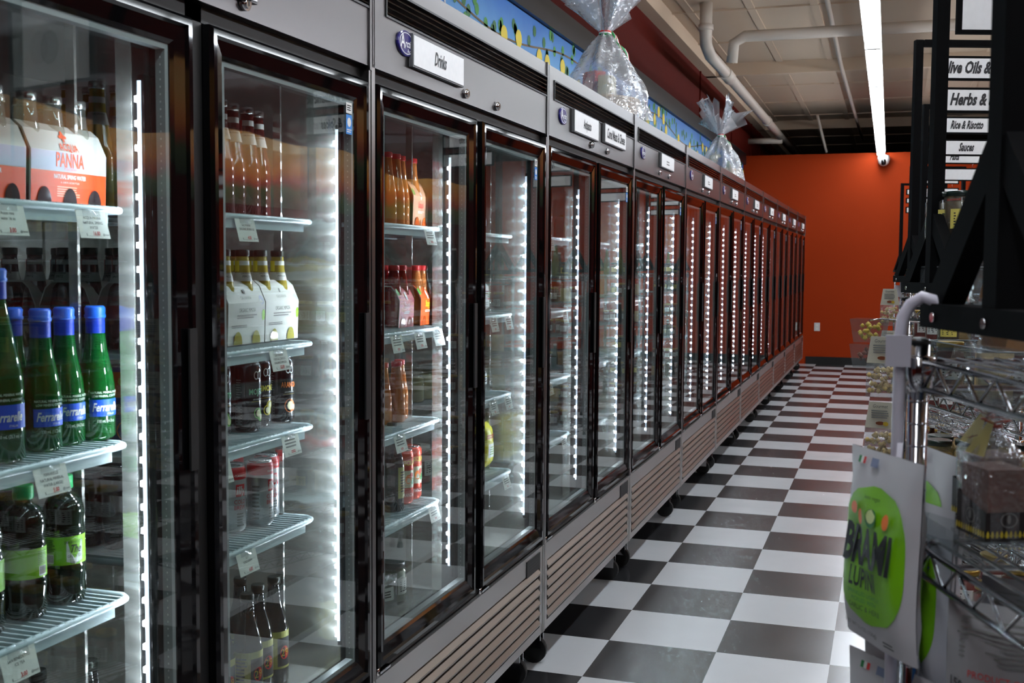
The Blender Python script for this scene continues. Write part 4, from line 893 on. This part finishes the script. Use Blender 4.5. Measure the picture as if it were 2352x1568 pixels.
# --- products for the racks
bag_w = mat('pouch_white', (196, 194, 198), .38); limeb = mat('pouch_lime', (120, 186, 20), .4); black_ink = mat('black_ink', (10, 10, 10), .5)
def pr_brami(b, q, q2, w, h):
    P = lambda u, v: q(u * w, v * h); P2 = lambda u, v: q2(u * w, v * h)
    pts = [(-.44, .25), (-.40, .20), (-.30, .15), (-.15, .125), (0, .12), (.15, .125), (.30, .15), (.40, .20), (.44, .25), (.44, .68), (.36, .76), (.2, .81), (0, .83), (-.2, .81), (-.36, .76), (-.44, .68)]
    n = 8
    def strip(u, v): # fill the lime badge on the curved pouch
        half = .44 * min(1, (max(0.0, 1 - abs((v - .475) / .356) ** 4)) ** .5); return P(-half + 2 * half * u, v)
    b.grid(strip, 12, 20, limeb, 0, 1, .12, .83)
    b.text('BRAMI', h * .19, q2, black_ink, 0, h * .43, sx=.62, maxw=w * .93, bold=.0022); b.text('LUPINI', h * .10, q2, black_ink, -w * .02, h * .31, sx=.6, maxw=w * .6, bold=.0012)
    b.text('SPRINKLED LIGHTLY', h * .022, q2, leaf2, 0, h * .265, maxw=w * .6); b.text('PICKLED WITH', h * .022, q2, leaf2, 0, h * .232, maxw=w * .4); b.text('GARLIC & HERB', h * .028, q2, ink, 0, h * .19, maxw=w * .5)
    for u, v, a, c, m in ((-.24, .70, .055, .028, orange_p), (-.13, .665, .035, .035, orange_p), (.22, .68, .045, .034, orange_p), (.03, .675, .075, .040, leaf2), (.03, .685, .06, .030, mat('lime_pulp', (205, 220, 150), .5))):
        b.disc(lambda x, y: q2(x, y) + Vector((.0004 * a * 100 / 10, 0, 0)), u * w, v * h, a * w, c * h * 1.2, m, 12)
    b.text('keto vegan', h * .022, q2, ink, 0, h * .765, maxw=w * .4)
    b.text('NET WT 5.3 OZ (150g)', h * .024, q2, ink, -w * .12, h * .07, maxw=w * .55); b.lines(q2, w * .2, w * .38, h * .045, h * .08, 2, ink)
    for k, (m) in enumerate((flagg, wht, flagr)): b.rect(q2, -w * .30 + k * w * .035, h * .93, -w * .265 + k * w * .035, h * .965, m)
    b.rect(q2, -w * .12, h * .925, -w * .02, h * .97, mat('badge_lilac', (120, 130, 160), .5))
def p_pouch(name, w, h, d, printer):
    r = empty(name); tag(r, '', 'pouch'); b = MB()
    def side(s):
        def f(u, v):
            e = (1 - abs(2 * u - 1) ** 7) * min(1, max(0, (1 - v) * 3.2)) * (0.35 + .65 * min(1, v * 6)); wv = .0035 * math.sin(7 * u + 3 * s) * math.sin(11 * v + u * 4) * e
            return (s * (d / 2 * e + .0006) + wv + .003 * math.sin(v * 6) * (1 - v), (u - .5) * w * (1 - .06 * math.sin(PI * v)) * s, v * h)
        return f
    b.grid(side(1), 14, 22, bag_w); b.grid(side(-1), 14, 22, bag_w); b.build('pouch_body', r); s1 = side(1)
    b = MB(); printer(b, lambda u, v: Vector(s1(u / w + .5, v / h)) + Vector((.0012, 0, 0)), lambda u, v: Vector(s1(u / w + .5, v / h)) + Vector((.0048, 0, 0)), w, h); b.build('front_print', r)
    b = MB(); b.tube([(.002, .003 + .010 * math.cos(t), h * .90 + .006 * math.sin(t)) for t in [k * PI / 6 for k in range(12)]], .0012, grey_ink, 5, True); b.build('hang_hole', r)
    return Proto(r)
pb = p_pouch('lupini_pouch', .150, .222, .034, pr_brami)
# white display hook and strip holding the pouches at the near rack corner
cx, cy0 = .980, -2.425
o = MB().tube([(cx + .012, cy0, .62), (cx + .012, cy0, 1.355), (cx + .014, cy0, 1.375), (cx + .022, cy0, 1.390), (cx + .034, cy0 - .002, 1.398), (cx + .047, cy0 - .004, 1.394), (cx + .06, cy0 - .006, 1.385), (cx + .10, cy0 - .01, 1.380)], .0068, mat('hook_white', (205, 200, 212), .35), 12).build('display_hook'); tag(o, 'white curved merchandising strip hooked on the near rack corner', 'display strip')
b = MB(); q = lambda dx, dz: (cx + dx, cy0 - .012, dz); b.obox((cx + .010, cy0 - .012, 1.338), (.0135, 0, 0), (0, .0015, 0), (0, 0, .0175), mat('plate_lilac', (190, 186, 196), .4)); b.build('header_plate', o)
for k, z in enumerate((1.235, 1.16, 1.075)):
    b = MB(); b.grid(lambda u, v, z=z: (cx + .012 - .004 * u + .006 * v, cy0 - .010 - .012 * math.sin(u * 2.4), z - .055 * u), 6, 1, mat('hook_white', (205, 200, 212), .35)); b.build('tab', o)
FA = -2.02   # the pouches face the aisle and the camera, slightly turned
for i, (x, y, z, a, t) in enumerate(((.981, -2.425, .998, -2.60, 'lime-green and white lupini pouch hanging on top at the near rack corner'), (1.014, -2.352, .935, -2.55, 'second lupini pouch hanging half behind the top one'), (.995, -2.39, .745, -2.40, 'lowest lupini pouch cut by the bottom photo edge'), (1.035, -2.315, .99, -2.75, 'lupini pouch hanging behind the top one, edge showing'), (1.030, -2.385, .775, 1.15, 'lupini pouch turned back to front with the round seal showing'))):
    o = pb.put(x, y, z, a, t, None)
pb.done()
# jars of chickpeas on the second rack, seen through the near one
pch = p_jar('chickpea_jar', .142, .036, chick, grn_lid, wht)
for i, (u, v) in enumerate(((.12, .055), (.125, .13), (.045, .09), (.05, .17), (.12, .205), (.20, .25))):
    p = RQ(1, u, v, LV[2] + .005); pch.put(*p, -1.9, 'chickpea jar with dark green lid on the second rack, %s' % ('front left', 'front centre', 'second row left', 'second row right', 'third row left', 'third row right')[i])
pch.done()
# olive oil tins, boxes and jars filling the shelves behind
ptall = p_pack('breadstick_box', .05, .20, .05, mat('breadstick_tan', (190, 130, 80), .5, var=.3, vs=60), lambda b, q, q2, w, h: b.rect(q2, -w * .3, h * .7, w * .3, h * .9, wht), 'box', .05)
poil = p_glass('olive_oil_bottle', mat('olive_oil', (110, 110, 24), .08, trans=.4), mat('cap_black', (14, 14, 14), .4), H=.26, R_=.032, neck_lab=None)
pvin = p_glass('white_cap_bottle', mat('vinegar_dark', (40, 20, 12), .08), white_lid, H=.2, R_=.025, neck_lab=None)
pmj = p_jar('mushroom_jar', .118, .043, mush, grn_lid, mat('label_straw', (206, 192, 96), .5))
psj = p_jar('tomato_jar', .12, .036, redf, gold_lid, wht)
ppk = p_pack('grey_biscuit_pack', .14, .232, .06, mat('pack_grey', (150, 148, 150), .45), lambda b, q, q2, w, h: (b.lines(q2, -w * .38, w * .36, h * .76, h * .95, 9, grey_ink, th=.4), b.rect(q2, -w * .4, h * .87, w * .1, h * .876, ink), b.text('PRODUCT OF ITALY', h * .032, q2, red_ink, 0, h * .69, maxw=w * .6), b.text('150g e NET WT 5.29 OZ', h * .042, q2, ink, 0, h * .62, maxw=w * .9, bold=.0008), b.lines(q2, -w * .4, w * .2, h * .54, h * .59, 2, grey_ink, th=.4)), 'packet', .4)
pnuts = p_pack('snack_bag', .085, .11, .045, mat('nuts_tan', (188, 160, 110), .5, var=.35, vs=70), lambda b, q, q2, w, h: None, 'snack bag', .5)
def crate(x, y, z, w, d, h, label, rz=RANG):
    t = .0025; b = MB().box((0, 0, 0), (w, d, t), acryl).box((0, 0, t), (w, t, h), acryl).box((0, d - t, t), (w, d, h), acryl).box((0, t, t), (t, d - t, h), acryl).box((w - t, t, t), (w, d - t, h), acryl)
    o = b.build('acrylic_bin', None, (x, y, z), rz); tag(o, label, 'bin', 'clear acrylic bins on the racks')
    b = MB()
    for pz in (h,): b.tube([(0, 0, pz), (w, 0, pz), (w, d, pz), (0, d, pz)], .002, mat('acrylic_edge', (170, 176, 178), .1), 5, True)
    b.build('rim', o); return o
crate(*RQ(0, .40, .02, LV[0] + .006), .24, .40, .085, 'clear acrylic bin on the top shelf of the nearest rack')
crate(*RQ(1, .08, .01, LV[0] + .006), .30, .38, .10, 'clear acrylic bin on the top shelf of the second rack')
crate(*RQ(1, .10, .02, LV[0] + .110), .26, .34, .06, 'shallow clear bin stacked upon the second rack bin')
crate(*RQ(1, .10, .03, LV[1] + .006), .40, .38, .12, 'clear acrylic bin on the second shelf of the second rack')
crate(*RQ(2, .10, .03, LV[0] + .006), .30, .36, .09, 'clear acrylic bin on top of the third rack')
o = 0
for i, (u, v, z) in enumerate(((.21, .060, LV[0] + .173), (.155, .035, LV[0] + .173), (.25, .17, LV[0] + .173))):
    pmj.put(*RQ(1, u, v, z), -1.5, 'mushroom jar with dark lid and yellow label on the stacked bin, %s' % ('left one', 'rear one', 'right one')[i])
for i, (u, v) in enumerate(((.18, .06), (.12, .12), (.10, .22), (.2, .32))): pvin.put(*RQ(2, u, v, LV[0] + .010), 0, 'dark bottle with white cap in the third rack bin, %s' % ('nearest', 'second', 'third', 'fourth')[i])
rg2 = random.Random(5)
nm = {id(pvin): 'dark white-capped bottle', id(poil): 'olive oil bottle', id(pmj): 'mushroom jar', id(psj): 'tomato jar with gold lid', id(ptall): 'tan breadstick box', id(pnuts): 'tan snack bag'}
for i in range(1, 7):
    for lv in range(0, 6):
        if i == 1 and lv == 0: continue
        us = [.06, .20, .34] if (i > 1) else [.14, .27, .40, .80, .92]
        for u in us:
            for v in ((.07, .20, .33) if i < 3 else (.08, .24)):
                if i == 1 and lv == 2: continue
                if i == 2 and lv == 0: continue
                if rg2.random() < .12: continue
                p_ = rg2.choice((pvin, psj, ptall, pnuts, pmj, psj) if lv else (pvin, poil, pmj, ptall))
                if p_ in (ptall, poil) and 0 < lv and LV[lv - 1] - LV[lv] < .29: p_ = psj
                n_ = nm[id(p_)]; p_.put(*RQ(i, u + rg2.uniform(-.01, .01), v, LV[lv] + .006), -1.6 + rg2.uniform(-.3, .3), '%s, %s rack, %s shelf, %s, %s' % (n_, ORD[i], ORD[lv] if lv else 'top', {.07: 'aisle side', .08: 'aisle side', .20: 'middle', .24: 'inner side', .33: 'inner side'}[v], ORD[us.index(u)] + ' from the far end'), 'groceries on the further racks: ' + n_)
# nearest rack: boxed cakes wrapped in film, grey packs below
def gift_box_near(u, v, z, s, label, k):
    x, y, _ = RQ(0, u, v); r = empty('cake_box', (x, y, z), RANG + .10); tag(r, label, 'boxed cake'); dk = mat('box_chocolate', (22, 14, 13), .5); w, d, h = .105 * s, .09 * s, .062 * s
    b = MB().add([(-w / 2, -d / 2, 0), (w / 2, -d / 2, 0), (w / 2, d / 2, 0), (-w / 2, d / 2, 0), (-w / 2, -d / 2, h * 1.25), (w / 2, -d / 2, h * .85), (w / 2, d / 2, h * .85), (-w / 2, d / 2, h * 1.25)], [(0, 1, 5, 4), (1, 2, 6, 5), (2, 3, 7, 6), (3, 0, 4, 7), (3, 2, 1, 0)], dk); b.build('tray', r)
    b = MB(); qs = (plane_map((0, -d / 2 - .0008, .006 * s), (1, 0, 0), (0, 0, 1)), plane_map((w / 2 + .0008, 0, .006 * s), (0, 1, 0), (0, 0, 1)))
    for q, ww in zip(qs, (w, d)):
        n = int(ww / (.0085 * s))
        for i in range(n):
            u0 = -ww / 2 + ww * (i + .5) / n; e = .0026 * s; b.add([q(u0 - e, 0), q(u0 + e, 0), q(u0 + e * .5, .004 * s), q(u0 + e, .0075 * s), q(u0, .013 * s), q(u0 - e, .0075 * s), q(u0 - e * .5, .004 * s)], [(0, 1, 2, 3, 4, 5, 6)], mat('print_yellow2', (210, 186, 50), .5))
        b.rect(q, -ww / 2, .0035 * s, ww / 2, .0045 * s, mat('print_yellow2', (210, 186, 50), .5))
        q2 = lambda a, c, q=q: q(a, c); b.add([q2(a * .017 * s * math.cos(t), .032 * s + a * .014 * s * math.sin(t)) for a in (1, .86) for t in [j * PI / 10 for j in range(20)]], [(j, (j + 1) % 20, 20 + (j + 1) % 20, 20 + j) for j in range(20)], grey_ink)
        b.disc(q2, 0, .034 * s, .004 * s, .009 * s, grey_ink, 8)
    b.build('printed_band', r)
    MB().box((-w * .44, -d * .44, .003), (w * .44, d * .44, h * 2.1), mat('cake_brown', (96, 56, 38), .6, var=.15, vs=30)).build('cake', r)
    b = MB()
    def f(u_, v_):
        t = 2 * PI * u_; sq = (abs(math.cos(t)) ** 8 + abs(math.sin(t)) ** 8) ** (-1 / 8)
        if v_ < .55: k_ = v_ / .55; R2 = .5 * (1 + .03 * math.sin(9 * t)); z_ = .002 + h * 2.25 * k_; return (w * .98 * R2 * sq, ) and (w * R2 * sq * math.cos(t) * 1.02, d * R2 * sq * math.sin(t) * 1.02, z_)
        k_ = (v_ - .55) / .45; 
        if k_ < .6: g = 1 - k_ / .6; R2 = .5 * g * (1 + .12 * math.sin(7 * t)) + .06; z_ = .002 + h * 2.25 + .062 * s * (k_ / .6)
        else: g = (k_ - .6) / .4; R2 = .06 + .42 * g * (1 + .3 * math.sin(5 * t + 1)); z_ = .002 + h * 2.25 + .062 * s + .045 * s * g
        return (w * R2 * math.cos(t), d * R2 * math.sin(t), z_)
    b.grid(f, 40, 24, film); b.build('film_wrap', r)
    zt = .002 + h * 2.25 + .062 * s; cop = mat('ribbon_copper', (150, 62, 40), .3, .4); gold_p = mat('ribbon_gold', (176, 164, 96), .4)
    b = MB(); b.tube([(.010 * s * math.cos(t), .010 * s * math.sin(t), zt) for t in [j * PI / 6 for j in range(12)]], .0022 * s, cop, 6, True)
    for a in (.3, 2.6, 4.2): b.tube([(.028 * s * math.cos(a) * (1 - math.cos(t)) / 2 + .008 * math.sin(t) * math.sin(a), .028 * s * math.sin(a) * (1 - math.cos(t)) / 2 - .008 * math.sin(t) * math.cos(a), zt + .014 * s * math.sin(t * .5)) for t in [j * PI / 6 for j in range(13)]], .0013 * s, cop, 5)
    b.grid(lambda u_, v_: (-.01 - .07 * s * u_, .01 * math.sin(4 * u_) + v_ * .005, zt - .035 * s * u_), 8, 1, cop)
    b.build('ribbon', r)
    MB().grid(lambda u_, v_: (.002 - .03 * s * v_ * (u_ - .5), -.028 * s - .012 * v_, zt + .004 - .055 * s * v_ + .004 * math.sin(9 * u_)) if 0 else ((u_ - .5) * (.018 + .05 * v_) * s, -.010 * s - .032 * s * v_, zt + .010 * s - .062 * s * v_), 6, 6, gold_p).build('gold_tissue', r)
    return r
gift_box_near(.105, .035, LV[1] + .032, .56, 'dark brown cake box with yellow fence pattern in film wrap, front one', 0)
gift_box_near(.03, .060, LV[1] + .032, .56, 'dark brown cake box half behind the front one on the nearest rack', 1)
tag(MB().box((0, 0, 0), (.17, .10, .024), acryl).build('riser', None, RQ(0, -.01, .0, LV[1] + .006), RANG), 'low clear riser under the two brown cake boxes', 'riser')
for i, (u, v, z, a) in enumerate(((.15, .045, .885, -1.25), (.06, .12, .865, -1.35), (.26, .10, .865, -1.3))):
    ppk.put(*RQ(0, u, v, LV[2] + .006), -1.88 + .05 * i, 'grey-white Italian biscuit packet below the cake boxes, %s' % ('front one with red print', 'left one behind', 'right one cut by the photo edge')[i])
tag(MB().add([RQ(0, .10 + a, .0 + c, z) for z in (LV[2] + .006, LV[2] + .2) for a, c in ((0, 0), (.02, 0), (.02, .1), (0, .1))], [(0, 1, 5, 4), (1, 2, 6, 5), (2, 3, 7, 6), (3, 0, 4, 7), (4, 5, 6, 7)], mat('box_blue', (40, 120, 190), .4)).build('pasta_box'), 'blue pasta box standing at the left of the biscuit packets', 'box')
# cellophane cookie bag with a yellow tag, top of the second rack
r = empty('cookie_bag', RQ(0, .06, .085, LV[0] + .006), RANG - 1.2); tag(r, 'tall clear bag of cookies with yellow tag behind the nearest sign post', 'cookie bag')
b = MB().lathe([(.05, 0), (.062, .03), (.06, .13), (.045, .19), (.012, .27), (.03, .31), (.04, .33)], film, 24, cap=False); b.build('film', r)
b = MB(); 
for k in range(9): a = k * 2.1; z = .02 + .017 * k; b.obox((.022 * math.cos(a), .022 * math.sin(a), z), (.026 * math.cos(a), .026 * math.sin(a), .004), (-.02 * math.sin(a), .02 * math.cos(a), 0), (0, .002, .008), mat('cookie_gold', (206, 150, 92), .6, var=.25, vs=60))
b.build('cookie_filling', r)
MB().add([(.0, -.02, .27), (.0, .005, .27), (.01, .03, .40), (.0, -.002, .42), (.012, -.045, .25), (.012, .01, .255)], [(0, 1, 2, 3), (4, 5, 1, 0)], mat('tag_yellow', (196, 170, 84), .5)).build('yellow_tag', r)
# goods hanging on the aisle side of the second rack
hx, hy = 1.0, -.60
o = MB().tube([(hx + .008, hy - .0, .75), (hx + .008, hy, 1.36), (hx + .02, hy, 1.385), (hx + .045, hy, 1.385)], .005, mat('hook_white', (205, 200, 212), .35), 8).build('display_hook'); tag(o, 'white merchandising strip on the corner of the third rack behind the chrome post', 'display strip'); o.location = (.02, 2.05, 0)
MB().box((hx - .018, hy - .012, 1.30), (hx + .02, hy - .009, 1.35), mat('plate_lilac', (190, 186, 196), .4)).build('header_plate', o)
# gourmet snack bags with cream header cards
r = empty('header_card_bag'); tag(r, '', 'snack bag')
b = MB().add([(0, -.04, .105), (0, .04, .105), (.012, .028, .175), (.012, -.028, .175), (.003, -.04, .105), (.003, .04, .105), (.015, .028, .175), (.015, -.028, .175)], [(0, 3, 2, 1), (4, 5, 6, 7), (0, 1, 5, 4), (1, 2, 6, 5), (2, 3, 7, 6), (3, 0, 4, 7)], mat('card_cream', (210, 204, 186), .5)); b.build('header_card', r)
b = MB(); q = plane_map((.0075, 0, .105), (0, 1, 0), (.17, 0, 1)); b.text('Gourmet', .009, q, ink, 0, .055, shear=.2, sx=.8); b.lines(q, -.022, .022, .026, .05, 4, grey_ink, rag=.1); b.disc(q, .0, .014, .012, .005, mat('card_brown', (120, 60, 30), .5), 10); b.disc(lambda u, v: q(u, v) + Vector((.0003, 0, 0)), .014, .013, .007, .006, gold, 10); b.build('card_print', r)
b = MB(); rr3 = random.Random(2)
for k in range(46): a = rr3.uniform(0, 6.28); p_ = Vector((rr3.uniform(-.016, .016), rr3.uniform(-.032, .032), rr3.uniform(.03, .092))); b.lathe([(.002, -.006), (.0075, 0), (.002, .006)], mat('pistachio_mix', (200, 172, 110), .55, var=.35, vs=150), 7, c=p_)
b.build('snacks', r)
b = MB().grid(lambda u, v: ((.026 * math.sin(PI * u) * math.sin(PI * v) ** .6), (u - .5) * .082, .015 + .092 * v), 10, 8, film).grid(lambda u, v: (-(.024 * math.sin(PI * u) * math.sin(PI * v) ** .6), (.5 - u) * .082, .015 + .092 * v), 10, 8, film); b.build('clear_bag', r)
pgb = Proto(r)
for i, z in enumerate((1.075, .905, .735)): pgb.put(.968, -.66, z, -1.75, 'clear snack bag with cream header card hanging at the second rack corner, %s' % ('topmost', 'middle', 'lowest')[i])
for i, z in enumerate((1.16, .98)): pgb.put(.985, 1.42, z, -1.75, 'clear snack bag with cream header card hanging at the third rack corner, %s' % ('upper', 'lower')[i])
# clear bins clipped on the aisle side of the second rack holding snack bags
for i, (z, nm_) in enumerate(((1.255, 'upper'), (1.185, 'lower'))):
    r = empty('clip_bin', (.93, -.42, z - .035), -1.75); tag(r, 'small clear bin with snacks sticking out into the aisle, %s one' % nm_, 'bin')
    MB().tube([(-.0, .0, .06), (-.03, .03, .065), (-.10, .15, .05)], .0025, chrome_w, 6).build('clip_arm', r)
    w = .075; MB().add([(-w * .4, -w / 2, 0), (w * .4, -w / 2, 0), (w * .4, w / 2, 0), (-w * .4, w / 2, 0), (-w * .55, -w * .62, .065), (w * .55, -w * .62, .065), (w * .55, w * .62, .065), (-w * .55, w * .62, .065)], [(3, 2, 1, 0), (0, 1, 5, 4), (1, 2, 6, 5), (2, 3, 7, 6), (3, 0, 4, 7)], acryl).build('tray', r)
    b = MB()
    for k in range(26): p_ = Vector((rr3.uniform(-.022, .022), rr3.uniform(-.028, .028), rr3.uniform(.01, .05))); b.lathe([(.002, -.006), (.0075, 0), (.002, .006)], mat('granola_brown', (120, 60, 34), .55, var=.4, vs=150) if i else gold, 7, c=p_)
    b.build('snacks', r)
for p_ in (ptall, poil, pvin, pmj, psj, ppk, pnuts, pgb): p_.done()
#@@END
